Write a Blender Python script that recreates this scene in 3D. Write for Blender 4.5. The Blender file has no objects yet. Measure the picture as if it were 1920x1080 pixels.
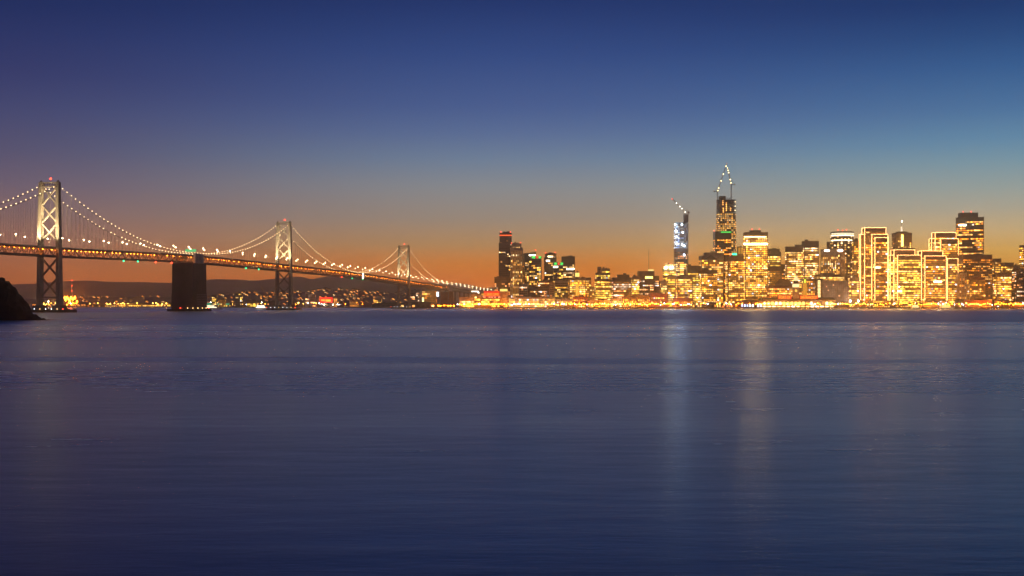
import bpy, math, random
from mathutils import Vector, Matrix, noise as mnoise
R = math.radians
sc = bpy.context.scene

# ------------------------------------------------------------------ camera
F, HY, CH = 2170.0, 571.0, 10.0           # focal length in photo pixels, horizon row, eye height above the water
cd = bpy.data.cameras.new('camera'); cam = bpy.data.objects.new('camera', cd); sc.collection.objects.link(cam)
cd.sensor_width = 36.0; cd.lens = 36.0 * F / 1920.0; cd.shift_y = (HY - 540.0) / 1920.0
cd.clip_start = 1.0; cd.clip_end = 200000.0
cam.location = (0, 0, CH); cam.rotation_euler = (R(90), 0, 0)
sc.camera = cam
sc.view_settings.view_transform = 'Standard'; sc.view_settings.look = 'None'
sc.view_settings.exposure = 0.0; sc.view_settings.gamma = 1.0
sc.view_settings.use_curve_mapping = False
sc.cycles.use_denoising = True
sc.cycles.max_bounces = 5; sc.cycles.diffuse_bounces = 2; sc.cycles.glossy_bounces = 2
sc.cycles.transmission_bounces = 2; sc.cycles.volume_bounces = 1
sc.cycles.sample_clamp_direct = 30.0; sc.cycles.sample_clamp_indirect = 6.0
sc.cycles.use_light_tree = True

def lin(c):
    return tuple(((v / 255) / 12.92 if v / 255 <= 0.04045 else ((v / 255 + 0.055) / 1.055) ** 2.4) for v in c)

# ------------------------------------------------------------------ dusk sky
SKY_LEFT = [(560, (222, 118, 52)), (520, (208, 118, 62)), (490, (186, 115, 78)), (450, (162, 112, 98)), (400, (134, 107, 110)), (340, (105, 94, 117)),
            (280, (84, 82, 115)), (200, (66, 71, 114)), (130, (52, 58, 106)), (60, (42, 52, 101)), (0, (32, 45, 94))]
SKY_MID = [(560, (255, 122, 0)), (530, (255, 128, 0)), (500, (244, 140, 0)), (460, (192, 152, 98)), (410, (157, 147, 133)), (350, (138, 146, 152)),
           (300, (110, 133, 160)), (250, (88, 112, 156)), (200, (71, 95, 148)), (100, (50, 75, 133)), (0, (34, 54, 109))]
SKY_RIGHT = [(560, (255, 162, 8)), (500, (255, 172, 26)), (470, (238, 184, 80)), (430, (212, 186, 136)), (390, (177, 175, 157)), (350, (150, 168, 167)),
             (300, (118, 156, 174)), (260, (94, 141, 175)), (200, (72, 116, 163)), (120, (50, 93, 147)), (60, (38, 74, 128)), (0, (29, 57, 111))]
SKY_BACK = [(560, (84, 74, 100)), (450, (80, 76, 108)), (300, (60, 66, 108)), (150, (46, 56, 102)), (0, (34, 48, 96))]
ZENITH = [(0.31, (25, 36, 76)), (0.40, (17, 21, 45)), (0.6, (12, 14, 30)), (1.0, (10, 12, 26))]

w = bpy.data.worlds.new('World'); sc.world = w; w.use_nodes = True
nt = w.node_tree; nt.nodes.clear()
N = lambda t, **k: _n(nt, t, **k)
def _n(tree, t, **k):
    n = tree.nodes.new(t)
    for a, v in k.items(): setattr(n, a, v)
    return n
L = lambda a, b: nt.links.new(a, b)
tc = N('ShaderNodeTexCoord'); sep = N('ShaderNodeSeparateXYZ'); L(tc.outputs['Generated'], sep.inputs[0])
def math_node(op, a=None, b=None, tree=None):
    n = (tree or nt).nodes.new('ShaderNodeMath'); n.operation = op
    for i, v in enumerate((a, b)):
        if v is None: continue
        if isinstance(v, (int, float)): n.inputs[i].default_value = v
        else: (tree or nt).links.new(v, n.inputs[i])
    return n.outputs[0]
def sky_ramp(rows, px):
    r = N('ShaderNodeValToRGB'); r.color_ramp.interpolation = 'B_SPLINE' if False else 'LINEAR'
    el = r.color_ramp.elements
    st = []
    for y, c in rows:
        st.append(((HY - y) / math.sqrt(F * F + (px - 960) ** 2 + (HY - y) ** 2), c))
    st += ZENITH
    while len(el) > 1: el.remove(el[-1])
    for i, (p, c) in enumerate(st):
        e = el[0] if i == 0 else el.new(p)
        e.position = p; e.color = lin(c) + (1,)
    L(sep.outputs['Z'], r.inputs[0]); return r.outputs['Color']
hx = math_node('MULTIPLY', sep.outputs['X'], sep.outputs['X']); hy2 = math_node('MULTIPLY', sep.outputs['Y'], sep.outputs['Y'])
hl = math_node('MAXIMUM', math_node('SQRT', math_node('ADD', hx, hy2)), 1e-4)
ax = math_node('DIVIDE', sep.outputs['X'], hl); ay = math_node('DIVIDE', sep.outputs['Y'], hl)
def mrange(v, a, b):
    n = N('ShaderNodeMapRange', interpolation_type='SMOOTHSTEP'); n.inputs[1].default_value = a; n.inputs[2].default_value = b
    L(v, n.inputs[0]); return n.outputs[0]
def mix(f, a, b):
    n = N('ShaderNodeMix', data_type='RGBA'); L(f, n.inputs[0]); L(a, n.inputs[6]); L(b, n.inputs[7]); return n.outputs[2]
col = mix(mrange(ax, -0.47, 0.02), sky_ramp(SKY_LEFT, 20), sky_ramp(SKY_MID, 930))
col = mix(mrange(ax, -0.02, 0.45), col, sky_ramp(SKY_RIGHT, 1890))
col = mix(mrange(ay, 0.55, -0.6), col, sky_ramp(SKY_BACK, 960))
bg = N('ShaderNodeBackground'); out = N('ShaderNodeOutputWorld'); bg.inputs[1].default_value = 1.0
L(col, bg.inputs[0]); L(bg.outputs[0], out.inputs[0])

# ------------------------------------------------------------------ helpers
rng = random.Random(7)
def X(px, D): return (px - 960.0) / F * D
def Z(py, D): return CH + (HY - py) / F * D

MATS = {}
def mat(name, col, rough=0.8, var=0.25, scale=0.12, metal=0.0, coat=0.0):
    if name in MATS: return MATS[name]
    m = bpy.data.materials.new(name); m.use_nodes = True; t = m.node_tree; b = t.nodes['Principled BSDF']
    b.inputs['Roughness'].default_value = rough; b.inputs['Metallic'].default_value = metal
    tcn = t.nodes.new('ShaderNodeTexCoord'); nz = t.nodes.new('ShaderNodeTexNoise'); nz.inputs['Scale'].default_value = scale; nz.inputs['Detail'].default_value = 4
    t.links.new(tcn.outputs['Object'], nz.inputs['Vector'])
    r = t.nodes.new('ShaderNodeValToRGB'); e = r.color_ramp.elements
    e[0].position = 0.3; e[1].position = 0.7
    e[0].color = tuple(c * (1 - var) for c in col) + (1,); e[1].color = tuple(min(1, c * (1 + var)) for c in col) + (1,)
    t.links.new(nz.outputs['Fac'], r.inputs[0]); t.links.new(r.outputs[0], b.inputs['Base Color'])
    MATS[name] = m; return m
def emis(name, col, s):
    if name in MATS: return MATS[name]
    m = bpy.data.materials.new(name); m.use_nodes = True; b = m.node_tree.nodes['Principled BSDF']
    b.inputs['Base Color'].default_value = (0.02, 0.02, 0.02, 1)
    b.inputs['Emission Color'].default_value = tuple(col) + (1,); b.inputs['Emission Strength'].default_value = s
    MATS[name] = m; return m
def pane_material():
    m = bpy.data.materials.new('window_glass'); m.use_nodes = True; t = m.node_tree; b = t.nodes['Principled BSDF']
    b.inputs['Base Color'].default_value = (0.02, 0.022, 0.026, 1); b.inputs['Roughness'].default_value = 0.25
    a = t.nodes.new('ShaderNodeAttribute'); a.attribute_name = 'glow'
    t.links.new(a.outputs['Color'], b.inputs['Emission Color']); b.inputs['Emission Strength'].default_value = 1.0
    return m
PANE = pane_material()

class MB:
    def __init__(s): s.v = []; s.f = []; s.c = []; s.mi = []
    def quad(s, a, b, c, d, col=None, mi=0):
        n = len(s.v); s.v += [tuple(a), tuple(b), tuple(c), tuple(d)]; s.f.append((n, n + 1, n + 2, n + 3)); s.c.append(col or (0, 0, 0)); s.mi.append(mi)
    def faces(s, vs, fs, mi=0):
        n = len(s.v); s.v += [tuple(v) for v in vs]
        for f in fs: s.f.append(tuple(i + n for i in f)); s.c.append((0, 0, 0)); s.mi.append(mi)
        return s
    def box(s, x0, x1, y0, y1, z0, z1, mi=0):
        vs = [(x0, y0, z0), (x1, y0, z0), (x1, y1, z0), (x0, y1, z0), (x0, y0, z1), (x1, y0, z1), (x1, y1, z1), (x0, y1, z1)]
        return s.faces(vs, [(3, 2, 1, 0), (4, 5, 6, 7), (0, 1, 5, 4), (1, 2, 6, 5), (2, 3, 7, 6), (3, 0, 4, 7)], mi)
    def prism(s, poly, z0, z1, st=1.0, slant=0.0, mi=0):
        n = len(poly); cx = sum(p[0] for p in poly) / n; cy = sum(p[1] for p in poly) / n
        vs = [(p[0], p[1], z0) for p in poly] + [(cx + (p[0] - cx) * st, cy + (p[1] - cy) * st, z1 + slant * (p[0] - cx)) for p in poly]
        fs = [tuple(reversed(range(n))), tuple(range(n, 2 * n))] + [(i, (i + 1) % n, n + (i + 1) % n, n + i) for i in range(n)]
        return s.faces(vs, fs, mi)
    def bar(s, p, q, r, sides=4, r2=None, mi=0, up=None):
        p = Vector(p); q = Vector(q); d = (q - p).normalized()
        u = d.cross(Vector(up) if up else (Vector((0, 0, 1)) if abs(d.z) < 0.9 else Vector((0, 1, 0)))).normalized(); v = d.cross(u)
        r2 = r if r2 is None else r2; vs = []
        for c, rr in ((p, r), (q, r2)):
            for k in range(sides):
                a = 2 * math.pi * (k + 0.5) / sides; vs.append(c + u * (rr * math.cos(a)) + v * (rr * math.sin(a)))
        return s.faces(vs, [tuple(range(sides)), tuple(reversed(range(sides, 2 * sides)))] + [(i, sides + i, sides + (i + 1) % sides, (i + 1) % sides) for i in range(sides)], mi)
    def ball(s, c, r, seg=6, rings=4, mi=0, sz=1.0):
        vs = [(c[0], c[1], c[2] - r * sz)]
        for i in range(1, rings):
            th = math.pi * i / rings
            for k in range(seg):
                a = 2 * math.pi * k / seg; vs.append((c[0] + r * math.sin(th) * math.cos(a), c[1] + r * math.sin(th) * math.sin(a), c[2] - r * sz * math.cos(th)))
        vs.append((c[0], c[1], c[2] + r * sz)); fs = []
        for k in range(seg):
            k2 = (k + 1) % seg; fs.append((0, 1 + k2, 1 + k))
            for i in range(rings - 2): a = 1 + i * seg; fs.append((a + k, a + k2, a + seg + k2, a + seg + k))
            fs.append((len(vs) - 1, 1 + (rings - 2) * seg + k, 1 + (rings - 2) * seg + k2))
        return s.faces(vs, fs, mi)
    def mesh(s, name, mats):
        me = bpy.data.meshes.new(name); me.from_pydata(s.v, [], s.f)
        for m in (mats if isinstance(mats, (list, tuple)) else [mats]): me.materials.append(m)
        if any(s.mi): me.polygons.foreach_set('material_index', s.mi)
        if any(c != (0, 0, 0) for c in s.c):
            a = me.attributes.new('glow', 'FLOAT_COLOR', 'FACE'); a.data.foreach_set('color', [x for c in s.c for x in (c[0], c[1], c[2], 1.0)])
        me.update(); return me
    def build(s, name, mats, parent=None, kind=None, label=None, loc=None):
        return put(s.mesh(name, mats), name, parent, kind, label, loc)
def put(me, name, parent=None, kind=None, label=None, loc=None):
    o = bpy.data.objects.new(name, me); sc.collection.objects.link(o)
    if parent: o.parent = parent
    if kind: o['kind'] = kind
    if label: o['label'] = label
    if loc: o.location = loc
    return o
def tag(o, label, cat, group=None):
    o['label'] = label; o['category'] = cat
    if group: o['group'] = group
    return o
def thing(name, label, cat, loc=(0, 0, 0), group=None):
    o = bpy.data.objects.new(name, None); sc.collection.objects.link(o); o.location = loc; o.empty_display_size = 1.0
    return tag(o, label, cat, group)

# wall colours
CONC = mat('concrete', (0.36, 0.30, 0.23)); PALE = mat('pale_stone', (0.55, 0.48, 0.38)); BROWN = mat('brown_granite', (0.20, 0.125, 0.08))
DARK = mat('dark_cladding', (0.07, 0.055, 0.05), 0.5); BRICK = mat('red_brick', (0.36, 0.12, 0.06)); TAN = mat('tan_stucco', (0.42, 0.29, 0.16))
GREY = mat('grey_panel', (0.26, 0.25, 0.24)); ROOF = mat('dark_roofing', (0.09, 0.075, 0.065)); STEEL = mat('galvanised_steel', (0.35, 0.34, 0.33), 0.5, metal=0.4)
GLASSB = mat('bluish_glass', (0.10, 0.13, 0.17), 0.3); WHITE = mat('white_paint', (0.75, 0.75, 0.72), 0.5)
RED_L = emis('red_beacon', (1.0, 0.05, 0.02), 9); GREEN_L = emis('green_lamp', (0.02, 0.9, 0.12), 1.5); NAV_G = emis('navigation_green', (0.02, 1.0, 0.35), 4); WHITE_L = emis('white_lamp', (1.0, 0.88, 0.66), 30)
AMBER_L = emis('amber_lamp', (1.0, 0.22, 0.008), 230); YEL_L = emis('yellow_lamp', (1.0, 0.46, 0.06), 230)
EDGE_L = emis('edge_light', (1.0, 0.44, 0.14), 21); COOL_L = emis('cool_lamp', (0.80, 0.92, 1.0), 85)
FEN_W = emis('fender_white', (.8, .85, 1), 4); FEN_Y = emis('fender_yellow', (1, .6, .2), 4)
RED_SIGN = emis('red_neon', (1.0, 0.02, 0.01), 1.6); YEL_SIGN = emis('yellow_neon', (1.0, 0.42, 0.03), 2.0)

# ------------------------------------------------------------------ water
def water_material():
    m = bpy.data.materials.new('bay_water'); m.use_nodes = True; t = m.node_tree; t.nodes.clear(); ln = t.links.new
    om = t.nodes.new('ShaderNodeOutputMaterial'); g = t.nodes.new('ShaderNodeTexCoord')
    def nz(sx, sy, det=3.0):
        mp = t.nodes.new('ShaderNodeMapping'); mp.inputs['Scale'].default_value = (sx, sy, 1); ln(g.outputs['Object'], mp.inputs[0])
        n = t.nodes.new('ShaderNodeTexNoise'); n.inputs['Scale'].default_value = 1.0; n.inputs['Detail'].default_value = det; ln(mp.outputs[0], n.inputs['Vector']); return n.outputs['Fac']
    def rg(v, a, b_, c, d):
        n = t.nodes.new('ShaderNodeMapRange'); n.inputs[1].default_value = a; n.inputs[2].default_value = b_; n.inputs[3].default_value = c; n.inputs[4].default_value = d; ln(v, n.inputs[0]); return n.outputs[0]
    lanes = nz(0.0009, 0.011, 3)                # long wind lanes lying across the bay
    mid = nz(0.11, 0.40, 4); fine = nz(0.9, 2.8, 3)   # drawn-out ripples
    sp = t.nodes.new('ShaderNodeSeparateXYZ'); ln(g.outputs['Object'], sp.inputs[0])
    wob = math_node('MULTIPLY', math_node('SUBTRACT', nz(0.0030, 0.006, 3), 0.5, t), 0.8, t)
    yy = math_node('MULTIPLY', sp.outputs['Y'], math_node('ADD', wob, 1.0, t), t)
    def lane(a, b_, c, d):
        n1 = t.nodes.new('ShaderNodeMapRange'); n1.interpolation_type = 'SMOOTHSTEP'; n1.inputs[1].default_value = a; n1.inputs[2].default_value = b_; ln(yy, n1.inputs[0])
        n2 = t.nodes.new('ShaderNodeMapRange'); n2.interpolation_type = 'SMOOTHSTEP'; n2.inputs[1].default_value = c; n2.inputs[2].default_value = d; n2.inputs[3].default_value = 1; n2.inputs[4].default_value = 0; ln(yy, n2.inputs[0])
        return math_node('MULTIPLY', n1.outputs[0], n2.outputs[0], t)
    wind = math_node('ADD', math_node('MULTIPLY', lane(520, 820, 1200, 2300), 0.10, t), math_node('MULTIPLY', lane(186, 204, 206, 230), 0.05, t), t)
    r = math_node('ADD', rg(lanes, 0.35, 0.68, WR0, WR1), rg(mid, 0.3, 0.7, -0.014, 0.014), t); r = math_node('ADD', r, wind, t)
    h = math_node('ADD', math_node('MULTIPLY', mid, 0.6, t), math_node('MULTIPLY', fine, 0.12, t), t)
    bp = t.nodes.new('ShaderNodeBump'); bp.inputs['Strength'].default_value = 0.13; bp.inputs['Distance'].default_value = 0.35; ln(h, bp.inputs['Height'])
    gl = t.nodes.new('ShaderNodeBsdfGlossy'); gl.distribution = 'GGX'; gl.inputs['Color'].default_value = (0.67, 0.79, 1.0, 1); ln(r, gl.inputs['Roughness']); ln(bp.outputs[0], gl.inputs['Normal'])
    df = t.nodes.new('ShaderNodeBsdfDiffuse'); df.inputs['Color'].default_value = (0.006, 0.008, 0.03, 1)
    fr = t.nodes.new('ShaderNodeFresnel'); fr.inputs['IOR'].default_value = 1.9; ln(bp.outputs[0], fr.inputs['Normal'])
    mx = t.nodes.new('ShaderNodeMixShader'); ln(math_node('POWER', fr.outputs[0], 0.85, t), mx.inputs[0]); ln(df.outputs[0], mx.inputs[1]); ln(gl.outputs[0], mx.inputs[2]); ln(mx.outputs[0], om.inputs['Surface'])
    return m
WR0, WR1 = 0.215, 0.30
mb = MB(); mb.quad((-9000, -600, 0), (9000, -600, 0), (9000, 9000, 0), (-9000, 9000, 0))
o = mb.build('water', water_material()); o['kind'] = 'structure'

# ------------------------------------------------------------------ land and hills
GZ = 2.8
shore = [(-9000, 4700), (X(-100, 4450), 4450), (X(60, 4300), 4300), (X(200, 4150), 4150), (X(400, 3980), 3980), (X(620, 3650), 3650), (X(740, 3380), 3380), (X(800, 3090), 3090),
         (X(850, 2925), 2925), (X(960, 2885), 2885), (X(1400, 2875), 2875), (X(1920, 2865), 2865), (9000, 2850)]
mb = MB()
for (a, b) in zip(shore, shore[1:]):
    mb.quad((a[0], a[1], GZ), (b[0], b[1], GZ), (b[0], 13000, GZ), (a[0], 13000, GZ))
    mb.quad((a[0], a[1], -0.6), (b[0], b[1], -0.6), (b[0], b[1], GZ), (a[0], a[1], GZ))
o = mb.build('ground', mat('city_ground', (0.20, 0.17, 0.14), 0.9, 0.4, 0.01)); o['kind'] = 'structure'

def lerp_list(rows, x):
    if x <= rows[0][0]: return rows[0][1]
    for (a, ya), (b, yb) in zip(rows, rows[1:]):
        if x <= b:
            t = (x - a) / (b - a); t = t * t * (3 - 2 * t); return ya + (yb - ya) * t
    return rows[-1][1]
def ridge(rows, D, depth, name, m, seed, n=150, k=14, rough=0.04):
    px0, px1 = rows[0][0], rows[-1][0]; vs = []; fs = []
    for i in range(n + 1):
        px = px0 + (px1 - px0) * i / n; h = Z(lerp_list(rows, px), D)
        for j in range(k + 1):
            u = -1 + 2 * j / k; y = D + u * depth
            f = (math.cos(u * math.pi) * 0.5 + 0.5) ** 0.8
            nz = mnoise.fractal(Vector((px * 0.021 + seed, u * 2.2, seed)), 0.9, 2.0, 4) * rough
            vs.append((X(px, D), y, GZ - 3 + max(0.0, (h - GZ + 3) * (f + nz * f * (1.2 if j != k // 2 else 0.35)))))
    for i in range(n):
        for j in range(k):
            a = i * (k + 1) + j; fs.append((a, a + k + 1, a + k + 2, a + 1))
    me = MB().faces(vs, fs).mesh(name, m); me.polygons.foreach_set('use_smooth', [True] * len(me.polygons))
    o = put(me, name); o['kind'] = 'structure'; return o
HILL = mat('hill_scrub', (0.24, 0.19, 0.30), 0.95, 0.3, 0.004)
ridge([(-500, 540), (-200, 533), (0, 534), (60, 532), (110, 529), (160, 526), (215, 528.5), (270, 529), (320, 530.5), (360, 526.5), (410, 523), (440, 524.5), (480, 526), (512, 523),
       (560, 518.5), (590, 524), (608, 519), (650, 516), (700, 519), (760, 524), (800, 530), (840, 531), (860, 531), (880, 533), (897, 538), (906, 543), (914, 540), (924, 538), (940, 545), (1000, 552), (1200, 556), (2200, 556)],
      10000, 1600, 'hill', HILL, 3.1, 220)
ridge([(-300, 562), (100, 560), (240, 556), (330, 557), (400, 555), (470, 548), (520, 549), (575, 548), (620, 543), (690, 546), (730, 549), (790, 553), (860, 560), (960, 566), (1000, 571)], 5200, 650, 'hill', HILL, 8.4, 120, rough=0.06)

# headland on the left: a dark rocky shoulder at about 750 m
def headland():
    D = 745.0; rows = [(-420, 470), (-200, 482), (-60, 503), (0, 519), (12, 526), (22, 537), (30, 543), (36, 556), (44, 566), (52, 577), (62, 590), (72, 597), (78, 601), (84, 603)]
    vs = []; fs = []; n = 130; k = 26
    for i in range(n + 1):
        px = -420 + 504 * i / n; top = Z(lerp_list(rows, px), D)
        for j in range(k + 1):
            u = -1 + 2 * j / k; f = math.cos(u * math.pi / 2) ** 0.7 if abs(u) < 1 else 0
            yy = D + u * 46 + 26; p = Vector((X(px, yy), yy, 0))
            nz = mnoise.fractal(p * 0.13, 0.7, 2.1, 6) * 2.3 * min(1, f * 2)
            vs.append((p.x + nz * 0.5, p.y + nz, -1.2 + max(0, (top + 1.2) * f + nz * min(1.0, max(0, top) / 8))))
    for i in range(n):
        for j in range(k):
            a = i * (k + 1) + j; fs.append((a, a + k + 1, a + k + 2, a + 1))
    o = put(MB().faces(vs, fs).mesh('headland', mat('headland_rock', (0.018, 0.014, 0.012), 0.95, 0.5, 0.15)), 'headland'); o['kind'] = 'structure'
headland()
def rock(px, py, wpx, D, label):
    c = Vector((X(px, D), D, -0.4)); r = wpx / F * D / 2; h = Z(py, D) + 0.4; b = MB().ball((0, 0, 0), 1, 9, 7); vs = []
    for v in b.v:
        p = Vector(v); p *= 1 + 0.28 * mnoise.noise(p * 1.7 + c); vs.append((p.x * r, p.y * r * 1.2, max(-0.5, p.z * h)))
    b.v = vs; o = b.build('rock', MATS['headland_rock'], loc=c); tag(o, label, 'rock', None)
rock(81, 596.5, 9, 742, 'dark boulder standing in the water off the headland tip')
rock(90, 599, 11, 738, 'low flat dark rock awash at the very tip of the headland')
rock(71, 594, 12, 745, 'broken dark rock at the foot of the headland slope')

# ------------------------------------------------------------------ suspension bridge
W5 = Vector((-578, 1447, 0)); BD = Vector((0.2227, 0.9745, 0)).normalized(); BP = Vector((BD.y, -BD.x, 0))
def bl(s, t, z): v = BD * s + BP * t; return Vector((v.x, v.y, z))            # bridge-local
DZ = [(-400, 80), (0, 81), (353, 85.5), (706, 82.5), (1058, 78), (1410, 69), (1763, 59), (2100, 48.5), (2400, 40)]
def deck_z(s):
    pts = DZ
    for i in range(len(pts) - 1):
        if s <= pts[i + 1][0] or i == len(pts) - 2:
            (x0, y0), (x1, y1) = pts[i], pts[i + 1]
            m0 = (y1 - pts[i - 1][1]) / (x1 - pts[i - 1][0]) if i > 0 else (y1 - y0) / (x1 - x0)
            m1 = (pts[i + 2][1] - y0) / (pts[i + 2][0] - x0) if i + 2 < len(pts) else (y1 - y0) / (x1 - x0)
            h = x1 - x0; t = (s - x0) / h
            return (2*t**3 - 3*t*t + 1) * y0 + (t**3 - 2*t*t + t) * h * m0 + (-2*t**3 + 3*t*t) * y1 + (t**3 - t*t) * h * m1
TD = 11.5; HWB = 11.2; PAN = 9.144
bridge = thing('suspension_bridge', 'long double-decked steel suspension bridge with cable lights crossing the bay', 'bridge', W5)
BST = mat('bridge_paint', (0.38, 0.31, 0.23), 0.55, 0.12, 0.2); BTR = mat('truss_paint', (0.26, 0.22, 0.18), 0.65, 0.2, 0.2); BDK = mat('bridge_underside', (0.30, 0.26, 0.22), 0.7, 0.2, 0.2)
ROADM = mat('road_concrete', (0.13, 0.12, 0.11), 0.85, 0.2, 0.3); PIERC = mat('pier_concrete', (0.22, 0.18, 0.16), 0.9, 0.3, 0.08)
def strip(name, s0, s1, t0, t1, za, zb, m, step=PAN * 2):
    b = MB(); n = max(1, round((s1 - s0) / step)); vs = []; fs = []
    for i in range(n + 1):
        s = s0 + (s1 - s0) * i / n; d = deck_z(s)
        vs += [bl(s, t0, d + za), bl(s, t1, d + za), bl(s, t1, d + zb), bl(s, t0, d + zb)]
    for i in range(n):
        a = 4 * i
        for k in range(4): fs.append((a + k, a + (k + 1) % 4, a + 4 + (k + 1) % 4, a + 4 + k))
    fs += [(3, 2, 1, 0), (4 * n, 4 * n + 1, 4 * n + 2, 4 * n + 3)]
    return b.faces(vs, fs).build(name, m, bridge)
S0, S1 = -330.0, 1763.0
strip('upper_roadway', S0, S1, -10, 10, -0.9, -0.15, ROADM)
strip('lower_roadway', S0, S1, -10, 10, -TD + 1.4, -TD + 2.0, ROADM)
for t in (-HWB, HWB):
    strip('top_chord', S0, S1, t - 0.55, t + 0.55, -1.7, -0.1, BTR); strip('bottom_chord', S0, S1, t - 0.6, t + 0.6, -TD, -TD + 1.5, BTR)
    strip('railing', S0, S1, t - 0.25, t + 0.25, 0.0, 0.85, BST)
strip('approach_deck', 1775, 2330, -9.5, 9.5, -2.2, 0, BDK); strip('approach_lower_deck', 1775, 2330, -9.5, 9.5, -8.5, -7.0, BDK)
for t in (-9.7, 9.7): strip('approach_railing', 1775, 2330, t - 0.2, t + 0.2, 0.0, 1.2, BST)
for s in range(1800, 2330, 48):
    b = MB()
    for t in (-7.5, 7.5):
        p = bl(s, t, 0); b.bar((p.x, p.y, 0), (p.x, p.y, deck_z(s) - 8.5), 1.5, 8)
    q0 = bl(s, -9.4, deck_z(s) - 9.4); q1 = bl(s, 9.4, deck_z(s) - 9.4); b.bar(q0, q1, 1.0); b.build('approach_bent', PIERC, bridge)
# truss members: unit bars shared by every copy
UNIT = MB().box(-0.5, 0.5, -0.5, 0.5, 0, 1).mesh('truss_member', BTR)
def member(name, me, p, q, wx, wy, parent=bridge):
    d = q - p; o = put(me, name, parent); rot = d.to_track_quat('Z', 'Y').to_matrix().to_4x4()
    o.matrix_local = Matrix.Translation(p) @ rot @ Matrix.Diagonal((wx, wy, d.length, 1)); return o
np_ = int((S1 - S0) / PAN); far_t = MB(); cross = MB()
for i in range(np_):
    s = S0 + i * PAN
    for t in (-HWB, HWB):
        p0 = bl(s, t, deck_z(s) - TD + 1); p1 = bl(s, t, deck_z(s) - 1); q0 = bl(s + PAN, t, deck_z(s + PAN) - TD + 1); q1 = bl(s + PAN, t, deck_z(s + PAN) - 1)
        dg = (p0, q1) if i % 2 else (p1, q0)
        if t > 0 and -160 < s < 1060:
            member('truss_post', UNIT, p0, p1, 0.5, 0.5); member('truss_diagonal', UNIT, dg[0], dg[1], 0.75, 0.75)
        else:
            far_t.bar(p0, p1, 0.32); far_t.bar(dg[0], dg[1], 0.5)
    cross.bar(bl(s, -HWB, deck_z(s) - TD + 0.9), bl(s, HWB, deck_z(s) - TD + 0.9), 0.5); cross.bar(bl(s, -HWB, deck_z(s) - 1.5), bl(s, HWB, deck_z(s) - 1.5), 0.5)
far_t.build('truss_member', BTR, bridge, 'stuff'); cross.build('floor_beam', BDK, bridge, 'stuff')
# lower deck lamps, sodium orange
SOD = emis('sodium_lamp', (1.0, 0.21, 0.012), 190)
b = MB(); s = S0 + 3
while s < S1:
    for t, z in ((-5.5, deck_z(s) - 1.9), (7.5, deck_z(s) - 1.4)):
        p = bl(s, t, z); q = bl(s + 1.6, t, z); b.bar(p, q, 0.24)
    s += PAN * (1.0 if rng.random() < 0.85 else 2.0)
b.build('ceiling_lamp', SOD, bridge, 'stuff')

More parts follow.
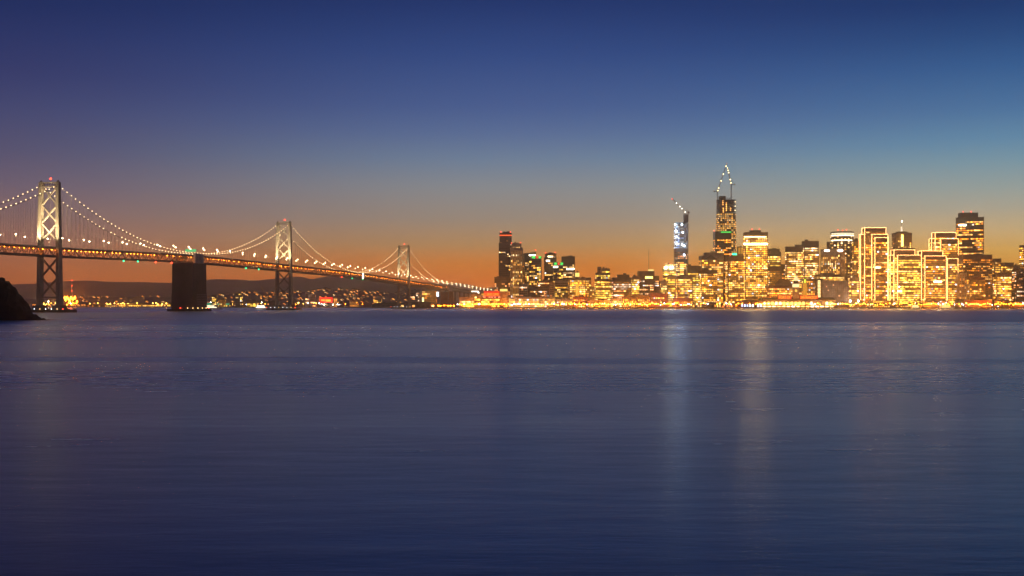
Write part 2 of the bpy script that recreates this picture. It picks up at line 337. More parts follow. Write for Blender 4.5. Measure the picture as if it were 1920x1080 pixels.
# towers
TW = {'near': (0, 163.0, 157.0), 'mid': (706, 162.0, 157.0), 'far': (1410, 153.0, 149.0)}
def tower(s, ztop, lab):
    dz = deck_z(s); zb = 7.0; hw = lambda z: 13.9 - (13.9 - 11.9) * (z - zb) / (ztop - zb); lg = lambda z: 4.0 - 1.3 * (z - zb) / (ztop - zb)
    b = MB()
    for sg in (-1, 1):
        vs = []
        for z in (zb, ztop):
            c = hw(z) * sg; h = 2.5 - 0.5 * (z - zb) / (ztop - zb)
            vs += [bl(s - lg(z), c - h, z), bl(s + lg(z), c - h, z), bl(s + lg(z), c + h, z), bl(s - lg(z), c + h, z)]
        b.faces(vs, [(3, 2, 1, 0), (4, 5, 6, 7), (0, 1, 5, 4), (1, 2, 6, 5), (2, 3, 7, 6), (3, 0, 4, 7)])
        for e in (-1, 1):          # cell ribs on the leg faces
            b.bar(bl(s - lg(zb) - 0.05, hw(zb) * sg + e * 1.3, zb), bl(s - lg(ztop) - 0.05, hw(ztop) * sg + e * 1.1, ztop), 0.28)
        b.bar(bl(s, hw(ztop) * sg, ztop), bl(s, hw(ztop) * sg, ztop + 2.2), 1.5, 8, 1.1)
    # portal beam at the top, with its row of openings
    t0 = hw(ztop) - 1.5; d = ztop - 6.5
    for (za, zb2) in ((ztop - 1.4, ztop + 0.0), (ztop - 6.5, ztop - 5.0)):
        vs = [bl(s + a, c, z) for z in (za, zb2) for (a, c) in ((-1.8, -t0), (1.8, -t0), (1.8, t0), (-1.8, t0))]
        b.faces(vs, [(3, 2, 1, 0), (4, 5, 6, 7), (0, 1, 5, 4), (1, 2, 6, 5), (2, 3, 7, 6), (3, 0, 4, 7)])
    for k in range(7):
        c = -t0 + 2 * t0 * k / 6; b.bar(bl(s, c, ztop - 5.2), bl(s, c, ztop - 1.2), 0.75)
    tw = b.build('tower', BST, bridge, label=lab)
    up0, up1 = dz + 8, ztop - 6; n = 3; hgt = (up1 - up0) / n
    def xb(z0, z1, r):
        for sg in (-1, 1):
            MB().bar(bl(s, sg * (hw(z0) - 1.5), z0), bl(s, -sg * (hw(z1) - 1.5), z1), r, 4).build('cross_brace', BST, tw)
        zc = (z0 + z1) / 2; MB().box(-1, 1, -1, 1, -1, 1)
        g = MB(); g.bar(bl(s - 1.1, 0, zc), bl(s + 1.1, 0, zc), 2.1, 8); g.build('gusset_plate', BST, tw)
    for k in range(n): xb(up0 + k * hgt, up0 + (k + 1) * hgt, 1.15)
    lo0, lo1 = 20.0, dz - TD - 1; h2 = (lo1 - lo0) / 2
    for k in range(2): xb(lo0 + k * h2, lo0 + (k + 1) * h2, 1.35)
    MB().bar(bl(s, -hw(19) + 1.5, 19), bl(s, hw(19) - 1.5, 19), 1.3).build('strut', BST, tw)
    # pier with two stepped pedestals and the low timber fender round it
    b = MB()
    for sg in (-1, 1):
        for (r0, r1, z0, z1) in ((9.0, 8.4, -0.5, 4.6), (6.8, 5.2, 4.6, 9.0)):
            vs = [bl(s + a * r * 1.25, sg * 13.9 + c * r * 0.9, z) for (r, z) in ((r0, z0), (r1, z1)) for (a, c) in ((-1, -1), (1, -1), (1, 1), (-1, 1))]
            b.faces(vs, [(3, 2, 1, 0), (4, 5, 6, 7), (0, 1, 5, 4), (1, 2, 6, 5), (2, 3, 7, 6), (3, 0, 4, 7)])
    b.build('pier', PIERC, tw)
    b = MB(); sl, st = 14.0, 29.0
    for (a0, a1, c0, c1) in ((-sl, sl, -st, -st + 2.5), (-sl, sl, st - 2.5, st), (-sl, -sl + 2.5, -st + 2.5, st - 2.5), (sl - 2.5, sl, -st + 2.5, st - 2.5)):
        vs = [bl(s + a, c, z) for z in (-0.5, 3.4) for (a, c) in ((a0, c0), (a1, c0), (a1, c1), (a0, c1))]
        b.faces(vs, [(3, 2, 1, 0), (4, 5, 6, 7), (0, 1, 5, 4), (1, 2, 6, 5), (2, 3, 7, 6), (3, 0, 4, 7)])
    b.build('fender', mat('timber_fender', (0.06, 0.045, 0.04), 0.9), tw)
    for k in range(8):
        c = -28 + 8 * k; m = (RED_L if k in (0, 7) else (FEN_W if k % 3 else FEN_Y))
        MB().ball(bl(s - sl, c, 4.5), 0.62).build('fender_light', m, tw)
    b = MB(); b.bar(bl(s, 1.5, ztop), bl(s, 1.5, ztop + 3.6), 0.35, 6); b.ball(bl(s, 1.5, ztop + 4.2), 1.25, 8, 5, 1); b.build('beacon', [STEEL, RED_L], tw)
    # floodlights at the roadway that wash the upper tower
    for sg in (-1, 1):
        for e in (-1, 1):
            p = bl(s + sg * 16, e * 8.2, dz + 1.2); fb = MB(); fb.box(p.x - 0.4, p.x + 0.4, p.y - 0.4, p.y + 0.4, p.z - 1.3, p.z - 0.2); fb.build('floodlight', STEEL, tw)
            ld = bpy.data.lights.new('floodlight_beam', 'SPOT'); ld.energy = FLOOD * (1.0 if s < 1000 else 0.55); ld.color = (1.0, 0.80, 0.48); ld.spot_size = R(78); ld.spot_blend = 0.8; ld.shadow_soft_size = 0.5
            lo = bpy.data.objects.new('floodlight_beam', ld); sc.collection.objects.link(lo); lo.location = W5 + p
            tgt = bl(s, e * 11.5, dz + 46); lo.rotation_euler = (tgt - p).to_track_quat('-Z', 'Y').to_euler()
FLOOD = 420000.0
tower(0, 163.0, 'tallest-looking floodlit steel tower, nearest to the dark headland')
tower(706, 162.0, 'middle floodlit steel tower between the anchorage and the city')
tower(1410, 153.0, 'farthest and smallest steel tower, closest to the city')

# central anchorage and the city anchorage
def anchorage(s, hl, hw, ztop_off, m, lab):
    dz = deck_z(s); zt = dz - TD - 0.6; b = MB()
    def fr(a0, a1, c0, c1, z0, z1, tp=1.0):
        vs = [bl(s + a * k, c * k, z) for (z, k) in ((z0, 1.0), (z1, tp)) for (a, c) in ((a0, c0), (a1, c0), (a1, c1), (a0, c1))]
        b.faces(vs, [(3, 2, 1, 0), (4, 5, 6, 7), (0, 1, 5, 4), (1, 2, 6, 5), (2, 3, 7, 6), (3, 0, 4, 7)])
    fr(-hl * 1.03, hl * 1.03, -hw * 1.035, hw * 1.035, -0.5, 27, 0.985); fr(-hl, hl, -hw, hw, 27, zt, 0.985)
    an = b.build('anchorage', m, bridge, label=lab)
    b = MB()
    for k in range(6):            # ribbed concrete housing at deck level, on both sides
        a0 = -hl * 0.62 + k * hl * 0.215
        for c in (-1, 1):
            c0, c1 = sorted((c * (hw - 3.5), c * (hw + 0.2 - 0.35 * (k % 2))))
            b_ = [bl(s + a, cc, z) for z in (zt + 0.02, dz + ztop_off - 0.5 * (k % 2)) for (a, cc) in ((a0, c0), (a0 + hl * 0.215 - 0.8, c0), (a0 + hl * 0.215 - 0.8, c1), (a0, c1))]
            MB().faces(b_, [(3, 2, 1, 0), (4, 5, 6, 7), (0, 1, 5, 4), (1, 2, 6, 5), (2, 3, 7, 6), (3, 0, 4, 7)]).build('pilaster', mat('anchorage_top', (0.55, 0.44, 0.42), 0.9, 0.2, 0.1), an)
    return an
an = anchorage(353, 22, 17.5, 3.6, mat('anchorage_concrete', (0.15, 0.085, 0.075), 0.9, 0.25, 0.05), 'massive dark concrete anchorage block standing in the water mid-bridge')
for k, (a, c) in enumerate(((-24, 19), (-24, 10), (-24, -2), (-12, 21), (2, 21), (14, 21), (26, 19))):
    MB().ball(bl(353 + a, c, 4.6), 0.75).build('fender_light', RED_L if k in (2, 6) else FEN_Y, an)
b = MB(); vs = [bl(353 + a, c, z) for z in (-0.5, 3.2) for (a, c) in ((-27, -23), (28, -23), (28, 23), (-27, 23))]
b.faces(vs, [(4, 5, 6, 7), (0, 1, 5, 4), (1, 2, 6, 5), (2, 3, 7, 6), (3, 0, 4, 7)]); b.build('fender', MATS['timber_fender'], an)
for k in range(9):             # form-board ledges on the lower faces of the block
    z = 4.5 + 2.6 * k; vs = [bl(353 + a, c, zz) for zz in (z, z + .35) for (a, c) in ((-10, 17.6), (22.3, 17.6), (22.3, 18.45), (-10, 18.45))]
    MB().faces(vs, [(3, 2, 1, 0), (4, 5, 6, 7), (0, 1, 5, 4), (1, 2, 6, 5), (2, 3, 7, 6), (3, 0, 4, 7)]).build('ledge', MATS['anchorage_top'], an)
for a in (-14, -4.5, 5, 14.5):
    MB().bar(bl(353 + a, 17.35, 28), bl(353 + a, 16.95, deck_z(353) - TD - 1.2), .45).build('rib', MATS['anchorage_concrete'], an)
an2 = anchorage(1785, 20, 14, 2.5, mat('shore_anchorage', (0.42, 0.24, 0.12), 0.9, 0.25, 0.05), 'brown concrete anchorage on the city shore')
b = MB()
for t in (-11.5, 11.5):
    p = bl(1763, t, 0); b.bar((p.x, p.y, 0), (p.x, p.y, deck_z(1763) + 7.5), 2.4, 4, 2.0)
b.bar(bl(1763, -11, deck_z(1763) - 14), bl(1763, 11, deck_z(1763) - 14), 1.6); b.build('cable_bent', BST, bridge)

# main cables, their lights, and the suspenders
ZC = {0: 158.5, 706: 157.5, 1410: 148.5}
KQ = 0.001227
def cable_z(s):
    if s < 0: m = -352.0; return 84.5 + (158.5 - 84.5) * ((s - m) / 352.0) ** 2
    if s < 353: a, b_, za, zb = 0, 353, 158.5, deck_z(353) + 3.2
    elif s < 706: a, b_, za, zb = 353, 706, deck_z(353) + 3.2, 157.5
    elif s < 1410:
        a, b_, za, zb = 706, 1410, 157.5, 148.5
    else: a, b_, za, zb = 1410, 1763, 148.5, deck_z(1763) + 6.5
    k = KQ if b_ - a < 400 else 0.00121
    return za + (zb - za) * (s - a) / (b_ - a) - 0.5 * k * (s - a) * (b_ - s)
CABLE = mat('cable_wrap', (0.22, 0.20, 0.18), 0.6)
BULB = emis('cable_bulb', (1.0, 0.66, 0.32), 7)
bulb_me = MB().ball((0, 0, 0), 0.5, 7, 5).mesh('cable_light', BULB)
ROPE = MB().bar((0, 0, 0), (0, 0, 1), 0.5, 5).mesh('suspender', BST)
slots = []
for t in (-11.9, 11.9):
    b = MB(); ss = []; s = -340.0
    while s <= 1763: ss.append(s); s += 8
    ss.append(1763); pts = [bl(s, t, cable_z(s)) for s in ss]
    for p, q in zip(pts, pts[1:]): b.bar(p, q, 0.38, 6)
    cb = b.build('suspension_cable', CABLE, bridge)
    i = 0; s = -338.0
    while s < 1755:
        if min(abs(s - k) for k in (0, 706, 1410)) > 4: slots.append((s, t, cb))
        s += PAN
rest_l = {}; nl = 0
order = sorted(slots, key=lambda q: abs(q[0] - 40))
vis = [q for q in order if q[0] > -128]
take = set(id(q) for q in vis[:300])
rest_r = MB()
for q in slots:
    s, t, cb = q; p = bl(s, t, cable_z(s) + 0.95); dz = deck_z(s)
    lit = not (t < 0 and (rng.random() < 0.05))
    if lit:
        if id(q) in take: put(bulb_me, 'cable_light', cb, loc=p)
        else: rest_l.setdefault(cb, MB()).ball(p, 0.52, 6, 4)
    if cable_z(s) - dz > 4 and abs(s - 353) > 25:
        a = bl(s, t * 0.94, dz); c = bl(s, t, cable_z(s) - 0.3)
        if id(q) in take: member('suspender', ROPE, a, c, 0.30, 0.30)
        else: rest_r.bar(a, c, 0.15, 4)
for cb, b in rest_l.items(): b.build('cable_light', BULB, cb, 'stuff')
rest_r.build('suspender', BST, bridge, 'stuff')

# navigation lights under the deck
def s_at(px):
    k = (px - 960) / F; return (k * W5.y - W5.x) / (BD.x - k * BD.y)
for px, m in ((218, NAV_G), (245, NAV_G), (279, RED_L), (309, RED_L), (450, NAV_G), (474, NAV_G), (631, RED_L), (651, NAV_G), (671, NAV_G)):
    s = s_at(px); b = MB(); p = bl(s, HWB, deck_z(s) - TD - 1.6); b.ball(p, 1.15, 8, 5, 1); b.bar(p, p + Vector((0, 0, 1.7)), 0.2); b.build('navigation_light', [STEEL, m], bridge)
for k in range(5):
    s = s_at(671); MB().ball(bl(s, HWB + 1.0, deck_z(s) - TD + 1.5 + 2.3 * k), 0.8).build('marker_light', WHITE_L, bridge)

def span(s):
    return ('left of the near bridge tower' if s < 0 else 'between the near bridge tower and the anchorage' if s < 353 else 'between the anchorage and the middle bridge tower' if s < 706
            else 'between the middle and the farthest bridge towers' if s < 1410 else 'between the farthest bridge tower and the shore' if s < 1763 else 'on the approach ramp at the city end')
# lamp posts on the upper deck
BL = emis('deck_lamp', (1.0, 0.78, 0.46), 260)
post_me = MB().bar((0, 0, 0), (0, 0, 12.0), 0.17, 6, 0.11).bar((0, 0, 11.9), (0, 1.9, 12.3), 0.08, 4).mesh('pole', STEEL)
head_me = MB().ball((0, 2.0, 12.2), 0.62, 8, 5, 0, 0.8).mesh('lamp_head', BL)
k = 0; s = -312.0
while s < 2320:
    for t in (-10.6, 10.6):
        if abs(s - 353) < 20 and t > 0: continue
        p = W5 + bl(s + (6 if t < 0 else 0), t, deck_z(s) + 0.02); side = 'near' if t > 0 else 'far'
        lp = thing('lamp_post', 'white lamp, %s side, %s' % (side, span(s)), 'lamp post', p, 'deck lamps on the %s side %s' % (side, span(s)))
        lp.rotation_euler.z = math.atan2(BD.y, BD.x) + (math.pi if t > 0 else 0) + math.pi * 0 
        put(post_me, 'pole', lp); put(head_me, 'lamp_head', lp)
    s += 45.7
# traffic on the upper deck
car = MB(); pr = [(-2.2, .35), (2.2, .35), (2.25, .8), (1.2, .95), (.5, 1.45), (-1.3, 1.45), (-2.0, 1.0), (-2.25, .9)]
car.faces([(x, -.85, z) for x, z in pr] + [(x, .85, z) for x, z in pr], [tuple(range(8)), tuple(range(15, 7, -1))] + [(i, 8 + i, 8 + (i + 1) % 8, (i + 1) % 8) for i in range(8)], 0)
for x in (-1.4, 1.4):
    for y in (-.8, .8): car.bar((x, y - .1, .33), (x, y + .1, .33), .33, 8, mi=1)
for y in (-.6, .6): car.ball((2.25, y, .65), .16, 5, 4, 2); car.ball((-2.27, y, .8), .13, 5, 4, 3)
car_me = [car.mesh('car', [mat('car_paint_' + n_, c, .35), ROOF, emis('headlamp', (1, .9, .7), 90), emis('tail_lamp', (1, .04, .01), 30)]) for n_, c in (('white', (.6, .6, .6)), ('grey', (.2, .2, .21)), ('blue', (.06, .09, .2)))]
for i in range(64):
    s = -140 + i * 29.5 + rng.uniform(-9, 9); t = rng.choice((-7.6, -4, -.4, 3.2, 7)); p = W5 + bl(s, t, deck_z(s) - .14); o = put(rng.choice(car_me), 'car', loc=p); o.rotation_euler.z = math.atan2(BD.y, BD.x) + (math.pi if t < 0 else 0)
    tag(o, 'car on upper deck ' + span(s), 'car', 'cars ' + span(s))
# green overhead road sign by the anchorage
s = s_at(358); p = W5 + bl(s, 0, deck_z(s))
sg = thing('road_sign', 'green overhead road sign on its gantry above the bridge anchorage', 'road sign', p)
b = MB(); b.bar(bl(0, -10.5, 0), bl(0, -10.5, 10.5), 0.3); b.bar(bl(0, 10.5, 0), bl(0, 10.5, 10.5), 0.3); b.bar(bl(0, -10.5, 10), bl(0, 10.5, 10), 0.3); b.build('gantry', STEEL, sg)
SIGNG = emis('sign_green', (0.12, 0.85, 0.30), 0.8)
for (c0, c1) in ((-9, -3.5), (-3, 3), (3.5, 9)):
    b = MB(); vs = [bl(a, c, z) for z in (6.2, 10.2) for (a, c) in ((-0.75, c0), (-0.45, c0), (-0.45, c1), (-0.75, c1))]
    b.faces(vs, [(3, 2, 1, 0), (4, 5, 6, 7), (0, 1, 5, 4), (1, 2, 6, 5), (2, 3, 7, 6), (3, 0, 4, 7)]); b.build('sign_panel', SIGNG, sg)

# ------------------------------------------------------------------ buildings
PAL = {'warm': [(1, .41, .04), (1, .48, .08), (1, .34, .022), (1, .56, .17)], 'amber': [(1, .30, .015), (1, .36, .035), (1, .26, .012), (1, .48, .11)],
       'cream': [(1, .54, .15), (1, .48, .10), (1, .64, .31), (1, .41, .06)], 'lime': [(1, .52, .055), (1, .46, .05), (.95, .58, .07), (1, .60, .17)],
       'white': [(.52, .70, 1), (.80, .88, 1), (.36, .52, 1), (.9, .92, .9)], 'pink': [(1, .42, .15), (1, .54, .27), (1, .34, .08), (1, .68, .44)]}
STY = {  # floor pitch, bay pitch, pane width, pane height, chance lit, run length
    'band': dict(fh=5.6, bw=4.4, wf=.97, hf=.56, p=.72, run=5), 'grid': dict(fh=5.4, bw=5.0, wf=.80, hf=.62, p=.62, run=2), 'sparse': dict(fh=5.4, bw=4.6, wf=.78, hf=.48, p=.24, run=2),
    'vert': dict(fh=5.2, bw=4.4, wf=.46, hf=.80, p=.5, run=1.5), 'bright': dict(fh=5.4, bw=5.0, wf=.86, hf=.64, p=.86, run=6), 'low': dict(fh=5.2, bw=5.6, wf=.60, hf=.52, p=.75, run=2)}
GAIN = 2.5
def panes(mb, a, b, z0, z1, sty, pal, top, gain=1.0, st=1.0, ctr=None, zmax=None, r=rng, dim=.12):
    L_ = (b - a).length; d = (b - a) / L_; nrm = Vector((d.y, -d.x)); nb = max(1, int((L_ - 0.8) / sty['bw'])); nf = int((z1 - z0 - top) / sty['fh'])
    if L_ < 2.0 or nf < 1: return
    m = (L_ - nb * sty['bw']) / 2; H = z1 - z0
    for f in range(nf):
        za = z0 + 1.2 + f * sty['fh']; zb = za + sty['hf'] * sty['fh']
        fp = min(0.97, max(0.03, sty['p'] + r.gauss(0, .20))); fc = r.choice(pal); fg = r.uniform(.65, 1.25); on = r.random() < fp
        for k in range(nb):
            if r.random() < 1.0 / sty['run']: on = r.random() < fp; 
            x0 = m + sty['bw'] * (k + .5 - sty['wf'] / 2); x1 = x0 + sty['bw'] * sty['wf']
            dm = r.uniform(.3, 1.0) * dim; c = (dm, dm * .34, dm * .025)  # unlit panes keep a faint amber glow, filling in for light on the walls
            if on:
                cc = fc if r.random() < .7 else r.choice(pal) if r.random() < .88 else (.85, .9, 1); g = GAIN * gain * fg * min(2.6, r.lognormvariate(-.2, .6)); c = tuple(v * g for v in cc)
            P4 = []
            for (x, z) in ((x0, za), (x1, za), (x1, zb), (x0, zb)):
                p = a + d * x; 
                if st != 1.0: kk = 1 + (st - 1) * (z - z0) / H; p = ctr + (p - ctr) * kk
                p = p + nrm * 0.14; P4.append((p.x, p.y, z))
            mb.quad(*P4, col=c)
def rect(ratio, rot):
    pts = [(-.5, -ratio / 2), (.5, -ratio / 2), (.5, ratio / 2), (-.5, ratio / 2)]; c, s = math.cos(R(rot)), math.sin(R(rot))
    return [(x * c - y * s, x * s + y * c) for x, y in pts]
def ngon(n, ratio=1.0, sq=1.0, rot=0.0):
    out = []
    for k in range(n):
        a = 2 * math.pi * (k + .5) / n - math.pi / 2; c, s = math.cos(a), math.sin(a)
        out.append((math.copysign(abs(c) ** sq, c) * .5, math.copysign(abs(s) ** sq, s) * .5 * ratio))
    return out
def fit(unit, px0, px1, D):
    """scale and place a footprint so that, seen from the bay, it spans px0..px1 with its near side at distance D"""
    s = (px1 - px0) / F * D; cx = X((px0 + px1) / 2, D)
    for _ in range(12):
        y0 = min(p[1] for p in unit); pts = [(cx + p[0] * s, D + (p[1] - y0) * s) for p in unit]
        q = [960 + x / y * F for x, y in pts]; s *= (px1 - px0) / (max(q) - min(q)); cx += ((px0 + px1) / 2 - (max(q) + min(q)) / 2) / F * D
    y0 = min(p[1] for p in unit); return [Vector((cx + p[0] * s, D + (p[1] - y0) * s)) for p in unit]
def facing(a, b, base):
    d = b - a; n = Vector((d.y, -d.x)); return n.dot(-(a + b) / 2) > -0.05 * n.length * ((a + b) / 2).length
def bld(name, label, D, tiers, wall, pal, sty, p=None, rot=0, ratio=.7, top=3.0, gain=1.0, cat='building', unit=None, slant=0, beacon=(), fins=False, base=None, stp=1.0, group=None):
    S = dict(STY[sty]); gain = 1 + (gain - 1) * .45; 
    if p is not None: S['p'] = p * (.72 if sty == 'low' else 1)
    tiers = [tuple(t) + (0, None)[len(t) - 3:] for t in tiers]
    xc = X((tiers[0][0] + tiers[0][1]) / 2, D); org = Vector((xc, D, GZ))
    root = thing(name, label, cat, org, group); o2 = Vector((xc, D)); wm = MB(); zt = 0; rr = random.Random(hash_(label))
    for ti, (a, b, y, dd, zb) in enumerate(tiers):
        poly = fit(unit or rect(ratio, rot), a, b, D + dd); z1 = Z(y, D + dd) - GZ; z0 = 0 if zb is None else Z(zb, D + dd) - GZ
        lp = [q - o2 for q in poly]; body = MB().prism([(q.x, q.y) for q in lp], z0, z1, stp, slant).build('wall', wall, root)
        n = len(lp); ctr = sum(lp, Vector((0, 0))) / n
        # parapet and plant room
        if stp == 1.0 and n == 4 and slant == 0:
            par = MB()
            for k in range(4):
                q0 = ctr + (lp[k] - ctr) * 1.012; q1 = ctr + (lp[(k + 1) % 4] - ctr) * 1.012; i0 = ctr + (lp[k] - ctr) * .96; i1 = ctr + (lp[(k + 1) % 4] - ctr) * .96
                vs = [(v.x, v.y, z) for z in (z1 - .5, z1 + 1.1) for v in (q0, q1, i1, i0)]
                par.faces(vs, [(3, 2, 1, 0), (4, 5, 6, 7), (0, 1, 5, 4), (1, 2, 6, 5), (2, 3, 7, 6), (3, 0, 4, 7)])
            par.build('parapet', wall, body)
        if n == 4 and slant == 0 and ti == len(tiers) - 1 and (b - a) > 12:
            for q in range(rr.choice((1, 2, 2, 3))):
                ex, ey = lp[1] - lp[0], lp[3] - lp[0]; u0, v0 = rr.uniform(.1, .6), rr.uniform(.15, .5); cc = lp[0] + ex * u0 + ey * v0; du, dv, hh = ex * rr.uniform(.14, .3), ey * rr.uniform(.2, .4), rr.uniform(2.2, 5.5)
                MB().prism([(v.x, v.y) for v in (cc, cc + du, cc + du + dv, cc + dv)], z1 + .02, z1 + hh).build('plant_room', rr.choice((ROOF, GREY, wall)), body)
            if rr.random() < .35:
                cc = lp[0] + (lp[2] - lp[0]) * rr.uniform(.3, .7); MB().bar((cc.x, cc.y, z1), (cc.x, cc.y, z1 + rr.uniform(7, 14)), .25, 4, .12).build('antenna', STEEL, body)
        fm = MB()
        for k in range(n):
            A, B = lp[k], lp[(k + 1) % n]
            if not facing(A + o2, B + o2, org): continue
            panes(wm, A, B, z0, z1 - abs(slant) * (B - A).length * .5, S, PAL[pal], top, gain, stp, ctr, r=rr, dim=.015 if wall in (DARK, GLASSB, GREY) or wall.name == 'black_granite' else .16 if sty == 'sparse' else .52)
            if fins:
                Ln = (B - A).length; d = (B - A) / Ln; nn = Vector((d.y, -d.x)); nb = max(1, int((Ln - .8) / S['bw'])); m = (Ln - nb * S['bw']) / 2
                for j in range(nb + 1):
                    q = A + d * (m + j * S['bw']) + nn * .45; fm.bar((q.x, q.y, z0), (q.x, q.y, z1 - .6), .55, 4)
        if fins: fm.build('pier_fin', wall, body, 'stuff')
        zt = max(zt, z1)
    wm.build('window', PANE, root, 'stuff')
    for (bx, by) in beacon:
        q = Vector((X(bx, D + 12) - xc, 12, Z(by, D + 12) - GZ)); bb = MB(); bb.bar(q - Vector((0, 0, 6)), q, .3); bb.ball(q, 1.2, 7, 5, 1); bb.build('beacon', [STEEL, RED_L], root)
    return root
def hash_(s):
    h = 7
    for ch in s: h = (h * 131 + ord(ch)) % 1000003
    return h
def pbox(root, name, px0, px1, py0, py1, D0, D1, m, label=None, kind=None):
    """a box part, given by its outline seen from the bay and its own depth range"""
    l = root.location; x0, x1 = X(px0, D0), X(px1, D0)
    return MB().box(x0 - l.x, x1 - l.x, D0 - l.y, D1 - l.y, Z(py1, D0) - l.z, Z(py0, D0) - l.z).build(name, m, root, kind, label)
def edge(root, p, q, r=.19):
    l = root.location; return MB().bar(Vector(p) - l, Vector(q) - l, r, 4).build('edge_light', EDGE_L, root)
def lit_floor(root, px0, px1, py, D, col, g=3, h=1.9):
    l = root.location; z = Z(py, D); b = MB(); n = max(2, int((px1 - px0) / 2.6)); wd = (px1 - px0) / n
    for k in range(n):
        a, c = X(px0 + k * wd + .15, D), X(px0 + (k + 1) * wd - .15, D); gg = 4.0 * g * rng.uniform(.7, 1.2)
        b.quad((a - l.x, D - l.y, z - h - l.z), (c - l.x, D - l.y, z - h - l.z), (c - l.x, D - l.y, z + h - l.z), (a - l.x, D - l.y, z + h - l.z), col=tuple(v * gg for v in col))
    return b.build('lit_storey', PANE, root, 'stuff')
def text(root, name, body, px0, px1, py0, py1, D, m, depth=.5):
    cu = bpy.data.curves.new('lettering', 'FONT'); cu.body = body; cu.extrude = depth / 2; cu.resolution_u = 2
    t = bpy.data.objects.new('lettering_curve', cu); sc.collection.objects.link(t); bpy.context.view_layer.update()
    me = bpy.data.meshes.new_from_object(t.evaluated_get(bpy.context.evaluated_depsgraph_get())); bpy.data.objects.remove(t)
    xs = [v.co.x for v in me.vertices]; ys = [v.co.y for v in me.vertices]; x0, x1, y0, y1 = min(xs), max(xs), min(ys), max(ys)
    l = root.location; A, B, C, E = X(px0, D) - l.x, X(px1, D) - l.x, Z(py1, D) - l.z, Z(py0, D) - l.z
    for v in me.vertices: v.co = Vector((A + (v.co.x - x0) / (x1 - x0) * (B - A), D - l.y - v.co.z, C + (v.co.y - y0) / (y1 - y0) * (E - C)))
    me.materials.clear(); me.materials.append(m); return put(me, name, root)

# -- cluster south of the bridge foot
t = bld('residential_tower', 'tall dark tower with a glowing red band round its crown', 3250, [(935, 957.5, 456), (936.5, 959.5, 437, 3)], DARK, 'cream', 'sparse', .22, top=12, beacon=((939, 435), (957, 435)))
pbox(t, 'crown_light', 936.6, 959.4, 440.4, 442.2, 3252.2, 3252.9, emis('crown_red', (1, .10, .02), 2.2)); pbox(t, 'crown_panel', 936.8, 959.3, 437.2, 440.2, 3252.4, 3252.95, BRICK)
t = bld('residential_tower', 'pale ribbed tower with a tan lit crown beside the red-crowned tower', 3210, [(957, 980, 465), (959, 977, 457, 4)], PALE, 'cream', 'vert', .32, fins=True, top=5, beacon=((959, 456), (976, 455)))
bld('residential_tower', 'narrow pale slab tower wedged right of the ribbed tower', 3300, [(975.5, 983, 476)], TAN, 'amber', 'sparse', .08)
t = bld('residential_tower', 'dark tower with a slanted roof and a white lit top storey', 3190, [(983, 1005, 473.5)], DARK, 'cream', 'sparse', .42, slant=.12, top=14, beacon=((1004, 469),))
lit_floor(t, 992, 1004, 478.5, 3189.6, (1, .85, .5), 3)
t = bld('residential_tower', 'taller of two glass towers crowned with green and red lights', 3100, [(991, 1015.5, 482)], GLASSB, 'lime', 'grid', .48, top=4)
for a, b_, m in ((997.5, 1003.5, GREEN_L), (1004.5, 1009, emis('crown_red_lamp', (1, .04, .02), 1.2)), (1010, 1014.5, GREEN_L)): pbox(t, 'crown_lamp', a, b_, 480.5, 484.5, 3099, 3099.7, m)
t = bld('residential_tower', 'dark tower with pale glowing top behind the shorter green-crowned tower', 3200, [(1020, 1043.5, 483), (1022, 1042, 475.5, 4)], DARK, 'cream', 'sparse', .25, top=4, beacon=((1023, 474), (1041, 473.5)))
lit_floor(t, 1027, 1037, 481, 3203.6, (1, .7, .35), 1.6); lit_floor(t, 1024, 1031, 489, 3199.6, (1, .85, .6), 3)
t = bld('residential_tower', 'shorter of two glass towers crowned with green and red lights', 3080, [(1037, 1056, 494)], GLASSB, 'lime', 'grid', .42, top=4)
for a, b_, m in ((1039.5, 1044, GREEN_L), (1045.5, 1049.5, MATS['crown_red_lamp']), (1051, 1055.5, GREEN_L)): pbox(t, 'crown_lamp', a, b_, 492.3, 496.5, 3079, 3079.7, m)
pbox(t, 'mast', 1042.6, 1043.4, 475, 494, 3085, 3086, ROOF); lit_floor(t, 1037.5, 1046, 500.5, 3079.3, (1, .85, .5), 3)
t = bld('residential_tower', 'flat-topped dark tower with one white lit upper storey', 3200, [(1052.5, 1078, 481.5)], DARK, 'cream', 'sparse', .28, top=10)
lit_floor(t, 1062, 1077, 504.5, 3199.6, (1, .9, .7), 2.4)
bld('apartment_block', 'dark mid-rise apartment block at the foot of the red-crowned tower', 3080, [(927, 957, 520)], BROWN, 'pink', 'sparse', .30)
bld('apartment_block', 'lit apartment block between the ribbed tower and a dark domed block', 3020, [(972, 990, 532)], GREY, 'pink', 'grid', .45)
t = bld('office_block', 'low dark block with a rounded roof below the taller green-crowned tower', 3000, [(989, 1009, 540)], DARK, 'cream', 'sparse', .2)
b = MB(); l = t.location; pl = fit(rect(.7, 0), 989, 1009, 3000); r_ = (pl[1].x - pl[0].x) / 2; cx = (pl[0].x + pl[1].x) / 2 - l.x; z = Z(540, 3000) - GZ + 1.2
b.prism([(0, 0)] * 3, 0, 0) if False else None
vs = []; 
for k in range(11):
    a = math.pi * k / 10; vs += [(cx + r_ * math.cos(a), 1, z + 7 * math.sin(a)), (cx + r_ * math.cos(a), 19, z + 7 * math.sin(a))]
b.faces(vs, [(2 * k, 2 * k + 2, 2 * k + 3, 2 * k + 1) for k in range(10)] + [tuple(range(20, -1, -2)), tuple(range(1, 22, 2))]); b.build('roof', ROOF, t)
bld('office_block', 'dark brown mid-rise with pinkish windows in front of the pale-topped tower', 3000, [(1008, 1037, 527)], BROWN, 'pink', 'sparse', .35)
